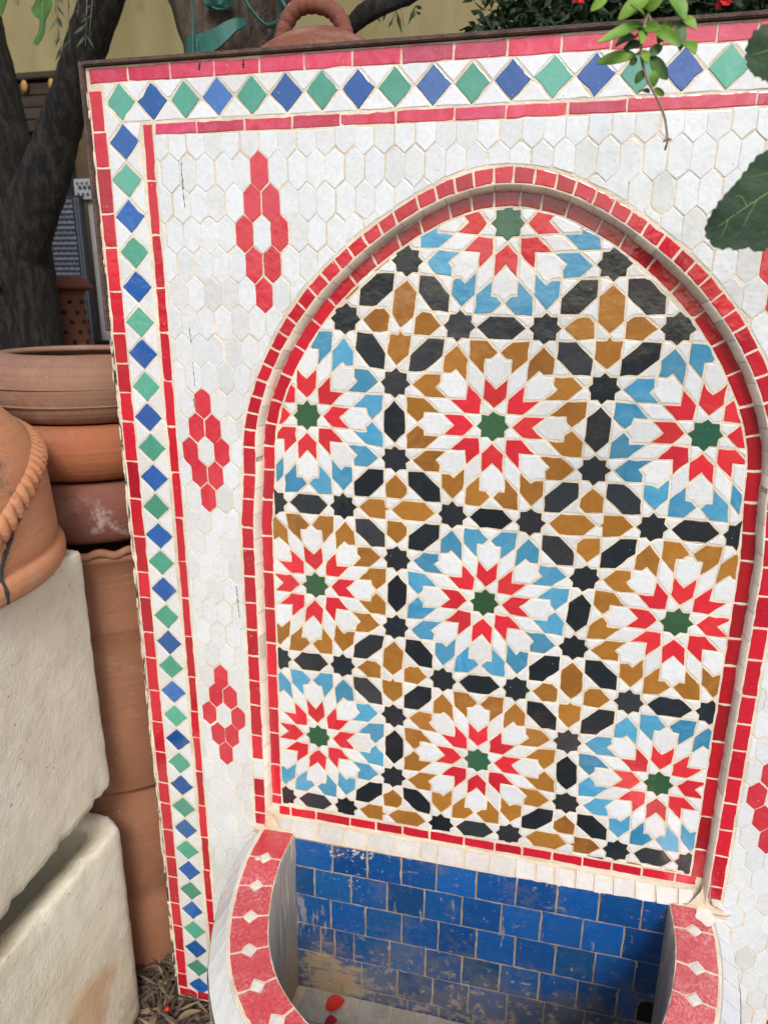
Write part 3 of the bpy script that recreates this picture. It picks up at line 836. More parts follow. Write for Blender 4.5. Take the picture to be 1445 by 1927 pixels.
def at(s, off=0.0, al=0.0):
    s = min(max(s + al, 0), s_len[-1])
    c = np.array([np.interp(s, s_len, CN[:, k]) for k in (0, 1)]); n = np.array([np.interp(s, s_len, NM[:, k]) for k in (0, 1)])
    return tuple(c + n * off)
rim_map = lambda x, y, h: W(x, YR + h, y)
dh = .038
joint_ks = range(len(joints))
for i in range(len(joints) - 1):
    a, b = joints[i], joints[i + 1]
    first, last = i == 0, i == len(joints) - 2
    A = [at(a, -.106)] + ([] if first else [at(a, -dh), at(a, 0, dh), at(a, dh)]) + [at(a, .106)]
    mids = [at(a + (b - a) * t, .106) for t in (.25, .5, .75)]
    B = [at(b, .106)] + ([] if last else [at(b, dh), at(b, 0, -dh), at(b, -dh)]) + [at(b, -.106)]
    mids2 = [at(a + (b - a) * t, -.106) for t in (.75, .5, .25)]
    tile('rim_tile', A + mids + B + mids2, 'rimred', basin, rim_map, g=.0072, jit=.0015, bev=.005, tilt=.01)
    if not last:
        tile('rim_diamond_tile', [at(b, -dh), at(b, 0, dh), at(b, dh), at(b, 0, -dh)], 'worn', basin, rim_map, g=.004, jit=.001)
# chamfer outside the rim in white strips
cj = list(np.arange(.0, s_len[-1], .115))
for a, b in zip(cj, cj[1:]):
    e = .0025
    P0 = [at(a + e, .122), at(b - e, .122)]; P1 = [at(a + e + .05, .214), at(b - e + .05, .214)]
    V = [W(P0[0][0], YR - .012, P0[0][1]), W(P0[1][0], YR - .012, P0[1][1]), W(P1[1][0], YR - .118, P1[1][1]), W(P1[0][0], YR - .118, P1[0][1])]
    n = (V[1] - V[0]).cross(V[3] - V[0]).normalized()
    if n.z < 0: n = -n
    V2 = [v + n * .0012 for v in V]; V1 = [v - n * .003 for v in V]
    me = bpy.data.meshes.new('rim_edge_tile'); me.from_pydata([tuple(v) for v in V1 + V2], [], [(4, 5, 6, 7), (0, 1, 5, 4), (1, 2, 6, 5), (2, 3, 7, 6), (3, 0, 4, 7)])
    link('rim_edge_tile', me, 'hexwhite', basin)
# outer wall courses: white with a red foot
def wall_course(y0, y1, step, mat, name):
    ss = list(np.arange(0, s_len[-1], step))
    for a, b in zip(ss, ss[1:]):
        q = [(at(a + .004, .226), y1), (at(b - .004, .226), y1), (at(b - .004, .226), y0), (at(a + .004, .226), y0)]
        V = [W(p[0], y, p[1]) for p, y in q]
        me = bpy.data.meshes.new(name); me.from_pydata([tuple(v) for v in V], [], [(0, 1, 2, 3)]); link(name, me, mat, basin)
yy = YR - .13
for h in (.27, .27, .27, .27): wall_course(yy - h + .006, yy, .22, 'hexwhite', 'outer_wall_tile'); yy -= h
wall_course(-5.05, yy, .22, 'red', 'outer_wall_tile'); wall_course(-5.31, -5.056, .22, 'red', 'outer_wall_tile')
# inside: blue back wall
ROWY = [-3.682, -3.897, -4.128, -4.368, -4.600, -4.838, -4.95]
ROWJ = [[-0.877, -0.648, -0.429, -0.206, 0.04, 0.279, 0.518, 0.756, 0.994], [-1.001, -0.755, -0.516, -0.277, -0.041, 0.2, 0.437, 0.68, 0.914],
        [-0.894, -0.658, -0.418, -0.181, 0.059, 0.298, 0.541, 0.772, 1.004], [-0.967, -0.87, -0.738, -0.497, -0.258, -0.023, 0.217, 0.459, 0.69, 0.924],
        [-1.055, -0.912, -0.684, -0.442, -0.205, 0.029, 0.275, 0.504, 0.748, 0.982], [-0.823, -0.599, -0.37, -0.158, 0.068, .30, .53, .76, .99]]
DX, DY = 1.098, -4.50
bw = bmesh.new()
vv = [bw.verts.new(W(x, y, ZF - .0008)) for x, y in ((-1.16, -4.97), (1.18, -4.97), (1.18, -3.69), (-1.16, -3.69))]
bw.faces.new(vv)
bwall = link('basin_back_wall', mesh_of(bw), simple('muddy_grout', (.27, .20, .13), (.46, .37, .26), 25, rough=.95, bs_scale=200), fountain)
for r in range(6):
    J = [-1.15] + ROWJ[r] + [1.16]
    for a, b in zip(J, J[1:]):
        y1 = ROWY[r] + .010 * (a + b) / 2 * (1 if r < 2 else .6); y0 = ROWY[r + 1] + .010 * (a + b) / 2 * (1 if r < 1 else .6)
        p = [(a, y0), (b, y0), (b, y1), (a, y1)]
        if r == 3 and b > 1.1:                   # cut away round the overflow hole
            p = [(a, y0), (a, y1), (b, y1), (b, -4.405), (1.06, -4.405), (1.042, -4.45), (1.042, y0)][::-1]
        tile('blue_wall_tile', p, 'basinblue', bwall, lambda x, y, h: W(x, y, ZF + h), g=.0055, jit=.002, bev=.005, tilt=.008, top=.004)
hole = [(1.047, -4.575), (1.152, -4.575), (1.152, -4.44), (1.135, -4.415), (1.085, -4.410), (1.058, -4.43), (1.047, -4.46)]
bm = bmesh.new()                                 # overflow hole: a shallow dish, the shade inside put in as black
va = [bm.verts.new(W(x, y, ZF + .0045)) for x, y in hole]; vb = [bm.verts.new(W(1.10 + (x - 1.10) * .8, -4.49 + (y + 4.49) * .8, ZF + .0005)) for x, y in hole]
for k in range(len(hole)):
    k2 = (k + 1) % len(hole); bm.faces.new((va[k], va[k2], vb[k2], vb[k]))
bm.faces.new(vb); bmesh.ops.recalc_face_normals(bm, faces=bm.faces[:])
link('overflow_hole', mesh_of(bm), 'dark_fill', fountain)
# basin floor
bm = bmesh.new()
loop = [W(CN[i, 0] - NM[i, 0] * .09, YF, CN[i, 1] - NM[i, 1] * .09) for i in range(len(CN))]
f = bm.faces.new([bm.verts.new(v) for v in loop]); bmesh.ops.triangulate(bm, faces=[f])
bfloor = link('basin_floor', mesh_of(bm), 'plaster', fountain)
for i in range(-5, 5):
    for j in range(0, 5):
        x0, z0 = i * .235 + (.11 if j % 2 else 0), .075 + j * .235
        p = [(x0, z0), (x0 + .235, z0), (x0 + .235, z0 + .235), (x0, z0 + .235)]
        if any((abs(x) > 1.08) or (z > 1.38 * math.sqrt(max(0, 1 - (x / 1.16) ** 2))) for x, z in p):
            p = [(max(-1.08, min(1.08, x)), z) for x, z in p]
            if any(z > 1.36 * math.sqrt(max(0, 1 - (x / 1.16) ** 2)) for x, z in p): continue
        tile('floor_tile', p, 'floor', bfloor, lambda x, y, h: W(x, YF + .012 + h, y), g=.006, tilt=.01)
flush_far()
# small marks on the white tiles: hairline black cracks, and glue spots on the rim
def crack(pts, w=.0024):
    bm = bmesh.new(); q = spline(pts, 26) if len(pts) > 2 else [np.array(pts[0]) + (np.array(pts[1]) - np.array(pts[0])) * t for t in np.linspace(0, 1, 12)]
    tube(bm, [W(a[0] + random.gauss(0, .0011), a[1], ZF + .0012) for a in q], [w * D * random.uniform(.1, 1.2) for _ in q], 5)
    link('hairline_crack', mesh_of(bm), 'pencil', panel)
crack([(-1.602, .265), (-1.603, .20), (-1.600, .13), (-1.599, .06)])
crack([(-1.62, -.52), (-1.618, -.56), (-1.615, -.60)]); crack([(-1.615, -.70), (-1.612, -.76), (-1.612, -.82), (-1.606, -.83)])
crack([(-1.624, -.90), (-1.622, -.95)]); crack([(-1.437, -1.98), (-1.434, -2.05), (-1.428, -2.13), (-1.427, -2.18)])
crack([(-1.475, .66), (-1.470, .69)], .006); crack([(-1.248, .66), (-1.25, .69)], .006)
bm = bmesh.new()
bmesh.ops.create_uvsphere(bm, u_segments=14, v_segments=6, radius=.022 * D, matrix=Matrix.Translation(W(-1.275, YR + .002, .315)) @ Matrix.Diagonal((1, .9, .2, 1)))
link('glue_spot', mesh_of(bm, True), 'plaster', basin)
bm = bmesh.new()
pts = [W(1.315 + .052 * math.cos(t) * (1 + .12 * math.sin(5 * t)), YR + .0035, .12 + .062 * math.sin(t) * (1 + .1 * math.cos(4 * t))) for t in np.linspace(0, 2 * math.pi, 28, endpoint=False)]
f = bm.faces.new([bm.verts.new(p) for p in pts]); r = bmesh.ops.extrude_face_region(bm, geom=[f])
bmesh.ops.translate(bm, verts=[v for v in r['geom'] if isinstance(v, bmesh.types.BMVert)], vec=(0, 0, .0008)); bmesh.ops.recalc_face_normals(bm, faces=bm.faces[:])
link('glue_spot', mesh_of(bm), 'chalk', basin)
bm = bmesh.new()                                 # mortar fillets where the rim meets the panel and at the foot of the reveal
def lump(x, y, z, r, sx=1, sy=1, sz=1):
    bmesh.ops.create_icosphere(bm, subdivisions=2, radius=r * D, matrix=Matrix.Translation(W(x, y, z)) @ Matrix.Diagonal((sx, sy, sz, 1)))
lump(-1.36, -3.672, .055, .045, 2.0, .5, .4); lump(1.38, -3.668, .055, .05, 2.0, .5, .4)
lump(-1.22, -3.672, .05, .035, 2.6, .6, .35); lump(1.22, -3.668, .05, .035, 2.6, .6, .35)
for v in bm.verts: v.co += Vector((random.gauss(0, 1), random.gauss(0, 1), random.gauss(0, 1))) * .0016
for sx, ol in ((-1, [(-1.315, -3.50), (-1.296, -3.57), (-1.262, -3.605), (-1.215, -3.665), (-1.17, -3.70), (-1.30, -3.715), (-1.43, -3.71), (-1.41, -3.665), (-1.34, -3.645), (-1.322, -3.58)]),
               (1, [(1.330, -3.46), (1.305, -3.53), (1.285, -3.58), (1.245, -3.635), (1.19, -3.69), (1.32, -3.70), (1.45, -3.71), (1.42, -3.65), (1.36, -3.63), (1.338, -3.55)])):
    f = [bm.verts.new(W(x + random.gauss(0, .003), y + random.gauss(0, .003), .012 + .062 * min(1, max(0, (-3.50 - y) / .17)) if abs(x) < 1.31 and y > -3.66 else ZF + .003)) for x, y in ol]
    c = bm.verts.new(sum((v.co for v in f), Vector()) / len(f) + Vector((0, -.0004, 0)))
    for k in range(len(f)): bm.faces.new((f[k], f[(k + 1) % len(f)], c))
o = link('mortar_fillet', mesh_of(bm, True), 'plaster', fountain); o['kind'] = 'stuff'

# ------------------------------------------------------------------ planters, urn and pots at the left
def trough(name, label, x1, y0, y1, z0, yaw, length, depth, loc, rad):
    t = thing(name, label, 'planter', loc)
    bm = bmesh.new()
    def P(u, v, y):                              # u along the face towards the viewer, v leftwards into the trough
        c, s = math.cos(yaw), math.sin(yaw)
        return W(x1 + s * u - c * v, y, z0 + c * u + s * v)
    R = rad; wall = .14
    def outline(ins, r):
        pts = []
        for cu, cv, a0 in ((r + ins, r + ins, 180), (length - r - ins, r + ins, 270), (length - r - ins, depth - r - ins, 0), (r + ins, depth - r - ins, 90)):
            for k in range(7):
                a = math.radians(a0 + 90 * k / 6); pts.append((cu + r * math.cos(a), cv + r * math.sin(a)))
        # more points along the long sides
        out = []
        for i in range(len(pts)):
            a, b = pts[i], pts[(i + 1) % len(pts)]
            L = math.hypot(b[0] - a[0], b[1] - a[1]); k = max(1, int(L / .06))
            for j in range(k): out.append((a[0] + (b[0] - a[0]) * j / k, a[1] + (b[1] - a[1]) * j / k))
        return out
    o1 = outline(0, R)
    lev = [y0 + .0, y0 + .008] + list(np.linspace(y0 + .05, y1 - .07, 24)) + [y1 - .025, y1 - .006, y1]
    ins_ = [.012, .003] + [0] * 24 + [.002, .007, .018]
    rings = []
    cu, cv = length / 2, depth / 2
    for y, q in zip(lev, ins_):
        ring = []
        for u, v in o1:
            f = 1 - q / min(cu, cv)
            n = .004 * math.sin(u * 3.1 + y * 2) + random.gauss(0, .0022)
            if (y < y0 + .09 or y > y1 - .06) and math.sin(u * 9.3 + y0) * math.sin(u * 23.7 + 1.3) > .62: n += .022
            ring.append(bm.verts.new(P(cu + (u - cu) * f, cv + (v - cv) * f + n, y + (random.gauss(0, .004) if y > y1 - .03 or y < y0 + .03 else 0))))
        rings.append(ring)
    n = len(o1)
    o2 = [(cu + (u - cu) * (1 - wall / cu), cv + (v - cv) * (1 - wall / cv)) for u, v in o1]
    for y in (y1 - .01, y1 - .05, y0 + .25):
        rings.append([bm.verts.new(P(u, v + random.gauss(0, .003), y + random.gauss(0, .003))) for u, v in o2])
    for a, b in zip(rings, rings[1:]):
        for k in range(n): bm.faces.new((a[k], a[(k + 1) % n], b[(k + 1) % n], b[k]))
    bm.faces.new(rings[0]); bm.faces.new(rings[-1])
    bmesh.ops.recalc_face_normals(bm, faces=bm.faces[:])
    link('trough', mesh_of(bm, True), 'concrete', t)
    return t, P
lower, PL = trough('concrete_planter', 'rough white concrete trough standing on the ground, orange stain low on its side', -2.275, YG, -3.70, .16, -.022, 3.6, 2.1, W(-3.2, YG, 1.5), .15)
upper, PU = trough('concrete_planter', 'rough cream concrete trough laid on top of another, carrying the roped urn', -2.325, -3.40, -1.785, .20, .075, 3.6, 2.1, W(-3.2, -3.40, 1.5), .05)
for u in (1.9, 3.1):
    for v in (.25, 1.7):
        bm = bmesh.new(); p = PL(u, v, -3.705)
        bmesh.ops.create_cube(bm, size=1, matrix=Matrix.Translation(p + Vector((0, 0, .04))) @ Matrix.Diagonal((.07, .11, .079, 1)))
        link('spacer_block', mesh_of(bm), 'concrete', lower)

# urn upside down on the trough: rim at the foot, roped band round the belly
UC = (-3.2, .95)
urn = thing('terracotta_urn', 'upturned orange terracotta urn with a finger pressed clay rope, on the white trough', 'urn', W(UC[0], -1.785, UC[1]))
prof = [(.98, -1.785), (1.03, -1.78), (1.055, -1.75), (1.06, -1.69), (1.045, -1.655), (1.012, -1.635), (1.03, -1.60), (1.025, -1.45), (1.015, -1.27), (.995, -1.16), (.925, -1.04), (.80, -.91), (.64, -.79), (.45, -.70), (.24, -.655), (.0, -.645)]
pr = spline(prof, 60)
bm = bmesh.new(); lathe(bm, pr, *UC, seg=96, wob=.006)
bmesh.ops.remove_doubles(bm, verts=bm.verts, dist=1e-5); bmesh.ops.recalc_face_normals(bm, faces=bm.faces[:])
link('urn_body', mesh_of(bm, True), 'clay_urn', urn)
def urn_pt(deg, y, out=0.0):
    r = float(np.interp(y, pr[:, 1], pr[:, 0])) + out
    a = math.radians(deg); return W(UC[0] + r * math.cos(a), y, UC[1] + r * math.sin(a))
ropep = spline([(-62, -1.08), (-45, -1.12), (-33, -1.155), (-23.4, -1.20), (-17.3, -1.245), (-11.8, -1.29), (-7.3, -1.335), (-2.4, -1.39), (3.0, -1.44), (10, -1.47), (22, -1.45), (40, -1.38), (60, -1.28), (80, -1.2)], 460)
V, F = [], []                                    # flat pressed band with slanting finger notches
for i, (a, y) in enumerate(ropep):
    ring_ = []
    for k, (dy, f) in enumerate(((-.062, -.3), (-.052, .45), (-.030, .85), (0, 1.0), (.030, .9), (.052, .5), (.062, -.3))):
        ph = ((i + k * 1.1) % 11) / 11
        hgt = .014 + .034 * ph ** .6 if ph < .8 else .048 - .045 * min(1, (ph - .8) / .1) + .011 * max(0, (ph - .9) / .1)
        V.append(urn_pt(a + dy * 26, y + dy * .9 + random.gauss(0, .0008), hgt * f if f > 0 else -.012))
for i in range(len(ropep) - 1):
    for k in range(6): F.append((i * 7 + k, i * 7 + k + 1, i * 7 + 8 + k, i * 7 + 7 + k))
me = bpy.data.meshes.new('rope_band'); me.from_pydata([tuple(v) for v in V], [], F)
for p_ in me.polygons: p_.use_smooth = True
link('rope_band', me, 'clay_urn', urn)
bm = bmesh.new()
cr = spline([(-9.5, -1.33), (-8.3, -1.365), (-3.9, -1.44), (1.2, -1.545), (2.8, -1.615), (3.5, -1.70), (3.2, -1.76)], 40)
tube(bm, [urn_pt(a + random.gauss(0, .15), y, .004) for a, y in cr], [.013 * D * random.uniform(.5, 1.2) for _ in cr], 6)
link('tar_streak', mesh_of(bm), 'pencil', urn)

PC = (-2.76, -.64)
PB = (W(PC[0], 0, PC[1]).x, W(PC[0], 0, PC[1]).y)
def pot(name, label, cat, prof, mat, y0, wobv=.008, lines=(), grp=None):
    t = thing(name, label, cat, W(PC[0], y0, PC[1]), grp)
    bm = bmesh.new(); lathe(bm, prof, *PC, seg=96, wob=wobv)
    bmesh.ops.recalc_face_normals(bm, faces=bm.faces[:])
    link('pot_body', mesh_of(bm, True), mat, t)
    for r, y, w in lines:
        bm = bmesh.new()
        pts = [W(PC[0] + r * math.cos(a), y, PC[1] + r * math.sin(a)) for a in np.linspace(0, 2 * math.pi, 73)]
        tube(bm, pts, w * D, 6, False); link('ridge', mesh_of(bm, True), mat, t)
    return t
def dbl(outer, th, inner_bot):
    inn = [(max(.02, r - th), y) for r, y in outer[::-1] if y > inner_bot]
    return outer + inn + [(.02, inner_bot)]
# tall pot with wavy rim
tall = [(.60, -5.60), (.69, -5.3), (.705, -4.9), (.69, -4.66), (.665, -4.60), (.70, -4.53), (.715, -4.2), (.69, -3.9), (.63, -3.74), (.63, -3.69), (.69, -3.68), (.70, -3.66), (.71, -3.2), (.712, -2.6), (.712, -2.46), (.725, -2.43), (.712, -2.40), (.715, -2.1), (.72, -1.99), (.735, -1.97), (.75, -1.93)]
tp = pot('tall_pot', 'tall brown terracotta pot under the stacked bowls beside the panel edge', 'pot', tall + [(.70, -1.90), (.66, -1.94), (.63, -2.4), (.02, -2.5)], 'clay_tall', YG)
bm = bmesh.new()
N = 120
pts = [W(PC[0] + .735 * math.cos(a), -1.905 + .012 * math.sin(a * 26), PC[1] + .735 * math.sin(a)) for a in np.linspace(0, 2 * math.pi, N * 2 + 1)]
tube(bm, pts, .028 * D, 7, False); link('wavy_rim', mesh_of(bm, True), 'clay_tall', tp)
b3 = spline([(.50, -1.885), (.64, -1.86), (.69, -1.80), (.715, -1.70), (.70, -1.58), (.66, -1.50), (.60, -1.475)], 22)
pot('terracotta_bowl', 'dark red terracotta bowl with white scuffs, lowest of the stacked bowls', 'bowl', [tuple(a) for a in b3] + [(.55, -1.49), (.60, -1.6), (.64, -1.7), (.60, -1.8), (.46, -1.86), (.45, -1.89)], 'clay_red', -1.885, grp='terracotta bowls stacked on the tall pot')
b2 = spline([(.50, -1.475), (.64, -1.455), (.70, -1.39), (.725, -1.30), (.71, -1.20), (.67, -1.135), (.60, -1.12)], 22)
pot('terracotta_bowl', 'bright orange terracotta bowl, middle one of the stacked bowls', 'bowl', [tuple(a) for a in b2] + [(.55, -1.14), (.62, -1.22), (.65, -1.3), (.62, -1.4), (.46, -1.45), (.45, -1.48)], 'clay_orange', -1.475, grp='terracotta bowls stacked on the tall pot')
b1 = spline([(.50, -1.12), (.60, -1.11), (.66, -1.06), (.69, -.98), (.70, -.91), (.69, -.84), (.655, -.775), (.60, -.735), (.545, -.716), (.50, -.712), (.47, -.718), (.455, -.732)], 44)
tb = pot('terracotta_bowl', 'dusty brown wide mouthed terracotta bowl on top of the stack', 'bowl', [tuple(a) for a in b1] + [(.465, -.75), (.56, -.768), (.63, -.83), (.655, -.93), (.63, -1.03), (.55, -1.08), (.47, -1.09), (.46, -1.125)], 'clay_bowl', -1.12, grp='terracotta bowls stacked on the tall pot',
         lines=[(.699, -.895, .005), (.688, -1.00, .006), (.684, -1.008, .004)])
ib = [(.30, -1.09), (.38, -1.03), (.41, -.92), (.39, -.80), (.33, -.762), (.29, -.772), (.31, -.88), (.30, -1.0), (.02, -1.05)]
t = thing('terracotta_bowl', 'small red clay bowl sitting inside the mouth of the top bowl', 'bowl', W(PC[0] + .12, -1.07, PC[1] + .02))
bm = bmesh.new(); lathe(bm, spline(ib, 30), PC[0] + .10, PC[1] + .05, 64); bmesh.ops.recalc_face_normals(bm, faces=bm.faces[:]); link('bowl_body', mesh_of(bm, True), 'clay_red', t)

# ------------------------------------------------------------------ behind: trees, lidded jar, market pieces
def trunk_mesh(paths, mat, name, par, seg=26, amp=.05, fine=.02):
    bm = bmesh.new()
    for pts, rad in paths:
        S = spline([(*p, r) for p, r in zip(pts, rad)], 60)
        ring_pts = [W(*s[:3]) for s in S]; rr = [s[3] * D for s in S]
        R = tube(bm, ring_pts, rr, seg)
        for i, ring in enumerate(R):
            for k, v in enumerate(ring):
                a = 2 * math.pi * k / seg
                c = ring_pts[i]; d = (v.co - c)
                f = amp * (math.sin(3 * a + i * .13) * .5 + math.sin(7 * a + i * .21 + 1) * .3 + math.sin(i * .5 + a) * .35) + random.gauss(0, fine)
                v.co = c + d * (1 + f)
    return link(name, mesh_of(bm, True), mat, par)
def leaf_cloud(name, par, mat, blobs, n, size, aspect=.4):
    V, F = [], []
    for _ in range(n):
        (c, r) = random.choice(blobs)
        d = Vector((random.gauss(0, 1), random.gauss(0, 1), random.gauss(0, 1))).normalized() * (random.random() ** .45)
        p = Vector(c) + Vector((d.x * r[0], d.y * r[1], d.z * r[2]))
        ax = Vector((random.gauss(0, 1), random.gauss(0, 1), random.gauss(-.2, .8))).normalized()
        sd = ax.cross(Vector((random.gauss(0, 1), random.gauss(0, 1), random.gauss(0, 1)))).normalized()
        nn = ax.cross(sd)
        L = size * random.uniform(.6, 1.3); w = L * aspect
        o = len(V)
        V += [p, p + ax * L * .5 + sd * w * .5 + nn * L * .05, p + ax * L + nn * -L * .06, p + ax * L * .5 - sd * w * .5 + nn * L * .05]
        F += [(o, o + 1, o + 2), (o, o + 2, o + 3)]
    me = bpy.data.meshes.new(name); me.from_pydata([tuple(v) for v in V], [], F)
    return link(name, me, mat, par)
def twig_spray(par, base, tips, mat_leaf, leaf_len, per=14, name='leafy_sprig', wid=.2):
    """thin stems from base to tips with narrow leaves; stems and leaves are separate parts"""
    bm = bmesh.new(); V, F = [], []
    for tp_ in tips:
        a, b = base, tp_
        mids = [a.lerp(b, t) + Vector((random.gauss(0, .012), random.gauss(0, .012), random.gauss(0, .008))) for t in (.3, .65)]
        pts = [Vector(p) for p in spline([tuple(a), tuple(mids[0]), tuple(mids[1]), tuple(b)], 14)]
        tube(bm, pts, [.0022 * (1 - .75 * i / 13) for i in range(14)], 5)
        for _ in range(per):
            t = random.uniform(.25, 1); i = min(12, int(t * 13)); p = pts[i]; d = (pts[i + 1] - pts[i]).normalized()
            sd = d.cross(Vector((random.gauss(0, 1), random.gauss(0, 1), random.gauss(0, 1)))).normalized()
            ax = (d * .8 + sd * .9 + Vector((0, 0, -.25))).normalized(); s2 = ax.cross(Vector((0, 1, .2))).normalized()
            L = leaf_len * random.uniform(.6, 1.25); w = L * wid; o = len(V); nn = ax.cross(s2)
            V += [p, p + ax * L * .45 + s2 * w * .5, p + ax * L + nn * L * .1, p + ax * L * .45 - s2 * w * .5]; F += [(o, o + 1, o + 2), (o, o + 2, o + 3)]
    link('stems', mesh_of(bm, True), 'twig', par)
    me = bpy.data.meshes.new('leaves'); me.from_pydata([tuple(v) for v in V], [], F); link('leaves', me, mat_leaf, par)

oak = thing('olive_tree', 'old dark forked olive tree at the left behind the pots', 'tree', W(-6.3, YG, -4))
trunk_mesh([([(-6.35, YG - .2, -4), (-6.32, -4, -4), (-6.28, -2.4, -4), (-6.26, -.9, -4), (-6.22, 0, -4), (-6.14, .9, -4), (-6.22, 1.6, -4), (-6.45, 2.6, -4.1), (-6.7, 3.8, -4.2)], [.95, .78, .70, .64, .60, .50, .47, .45, .40]),
            ([(-6.1, -.3, -3.95), (-5.75, .35, -3.92), (-5.42, .85, -3.9), (-5.14, 1.35, -3.9), (-4.86, 1.85, -3.9), (-4.56, 2.45, -3.95), (-4.15, 3.3, -4.1)], [.30, .30, .26, .215, .20, .20, .18])], 'bark', 'trunk', oak)
bm = bmesh.new(); bmesh.ops.create_uvsphere(bm, u_segments=16, v_segments=10, radius=.17 * D, matrix=Matrix.Translation(W(-6.0, -.27, -3.45)) @ Matrix.Diagonal((1.2, .5, .6, 1)))
link('knot', mesh_of(bm, True), 'bark', oak)
leaf_cloud('crown', oak, 'olive', [(W(-7, 5.6, -4.5), (.9, .9, .45)), (W(-4, 5.3, -4.2), (.8, .9, .4)), (W(-5.5, 6.6, -6), (1.1, 1, .5)), (W(-2.5, 6.2, -6), (.8, .9, .45)), (W(-8.5, 6.2, -7), (.9, .9, .5))], 5200, .055, .25)
sp = thing('olive_sprig', 'thin leafed olive sprigs hanging in front of the ochre wall at the left', 'branch', W(-3.85, 2.3, -2.5))
base = W(-3.75, 2.75, -2.5)
twig_spray(sp, base, [W(-3.945, 1.62, -2.5), W(-3.74, 1.72, -2.5), W(-4.08, 1.74, -2.55), W(-3.97, 1.55, -2.45), W(-3.83, 1.86, -2.5), W(-3.72, 1.62, -2.4)], 'olive', .034, 11)

tr2 = thing('bound_tree', 'brown barked tree with a green strap tied round it above the panel', 'tree', W(-2.06, YG, -1.6))
trunk_mesh([([(-2.05, YG - .2, -1.6), (-2.05, -3, -1.6), (-2.05, 0, -1.6), (-2.06, 1.0, -1.6), (-2.09, 1.28, -1.6), (-2.2, 1.55, -1.6), (-2.42, 2.0, -1.65), (-2.7, 2.8, -1.7)], [.40, .36, .31, .305, .30, .27, .24, .22]),
            ([(-2.04, .9, -1.6), (-2.0, 1.2, -1.58), (-1.9, 1.45, -1.56), (-1.75, 1.9, -1.56), (-1.6, 2.8, -1.6)], [.26, .27, .25, .24, .22])], 'bark2', 'trunk', tr2)
leaf_cloud('crown', tr2, 'hedge', [(W(-2.9, 4.6, -2.2), (.7, .7, .35)), (W(-1.2, 4.9, -2.4), (.7, .7, .35)), (W(-2, 5.6, -3), (.8, .8, .4))], 2600, .06, .4)
bm = bmesh.new()
def ribbon(pts, wid, th=.004):
    L = []
    for x, y, z, w in pts: L.append([bm.verts.new(W(x, y + w / 2, z)), bm.verts.new(W(x, y - w / 2, z + .01)), bm.verts.new(W(x, y - w / 2, z - th)), bm.verts.new(W(x, y + w / 2, z - .01 - th))])
    for a, b in zip(L, L[1:]):
        for k in range(4): bm.faces.new((a[k], a[(k + 1) % 4], b[(k + 1) % 4], b[k]))
S = spline([(-2.36, 1.22, -1.60, .10), (-2.27, 1.21, -1.36, .11), (-2.14, 1.18, -1.22, .12), (-2.06, 1.175, -1.19, .125), (-1.97, 1.195, -1.18, .125), (-1.90, 1.232, -1.185, .11), (-1.84, 1.272, -1.21, .075), (-1.80, 1.305, -1.28, .04)], 40)
ribbon(S, 0); o_strap = mesh_of(bm)
strap = link('strap', o_strap, 'strap', None); tag(strap, 'wide green strap knotted round the brown tree trunk', 'strap')
for pts, r, n_ in (([(-2.145, 1.55, -1.24), (-2.135, 1.30, -1.2), (-2.13, 1.05, -1.17), (-2.125, .9, -1.17)], .010, 14), ([(-2.10, 1.2, -1.17), (-2.09, 1.05, -1.165), (-2.08, .9, -1.16)], .012, 14),
              ([(-1.80, 1.55, -1.2), (-1.757, 1.39, -1.18), (-1.70, 1.31, -1.17), (-1.63, 1.245, -1.15), (-1.56, 1.215, -1.1), (-1.49, 1.24, -1.06), (-1.475, 1.36, -1.03), (-1.48, 1.5, -1.0)], .015, 30),
              ([(-1.475, 1.42, -1.03), (-1.46, 1.33, -1.0), (-1.43, 1.27, -.99), (-1.40, 1.235, -.99)], .026, 12)):
    bm = bmesh.new(); tube(bm, [W(*p) for p in spline(pts, n_)], r * D, 6, flat=.5); link('strap_tail', mesh_of(bm, True), 'strap', strap)
bm = bmesh.new()
bmesh.ops.create_icosphere(bm, subdivisions=2, radius=.085 * D, matrix=Matrix.Translation(W(-1.98, 1.43, -1.24)) @ Matrix.Diagonal((1.3, .4, .7, 1)))
for v in bm.verts: v.co += Vector((random.gauss(0, .003), random.gauss(0, .003), random.gauss(0, .003)))
link('strap_knot', mesh_of(bm), 'strap', strap)

jar = thing('lidded_jar', 'tall terracotta jar with a rope handled lid showing above the panel', 'jar', W(-1.16, YG, -.85))
bm = bmesh.new(); lathe(bm, spline([(.40, YG), (.52, -4.2), (.58, -2.5), (.56, -1), (.50, .3), (.44, .72), (.46, .78)], 40), -1.16, -.85, 64, .01); bmesh.ops.recalc_face_normals(bm, faces=bm.faces[:])
link('jar_body', mesh_of(bm, True), 'clay_far', jar)
bm = bmesh.new(); lathe(bm, spline([(.47, .78), (.47, .83), (.40, .92), (.30, .995), (.18, 1.055), (.08, 1.08), (.0, 1.085)], 30), -1.16, -.85, 64, .015)
bmesh.ops.remove_doubles(bm, verts=bm.verts, dist=1e-5); bmesh.ops.recalc_face_normals(bm, faces=bm.faces[:])
lid = link('lid', mesh_of(bm, True), 'clay_far', jar)
bm = bmesh.new()
hp = spline([(-1.42, .93, -.82), (-1.395, 1.03, -.82), (-1.36, 1.13, -.82), (-1.29, 1.195, -.82), (-1.19, 1.205, -.82), (-1.09, 1.17, -.82), (-1.03, 1.10, -.82), (-1.01, 1.03, -.82), (-.99, .96, -.82)], 60)
tube(bm, [W(*p) for p in hp], [(.046 + .0025 * math.sin(i * 1.5)) * D for i in range(60)], 12)
link('lid_handle', mesh_of(bm, True), 'clay_far', lid)

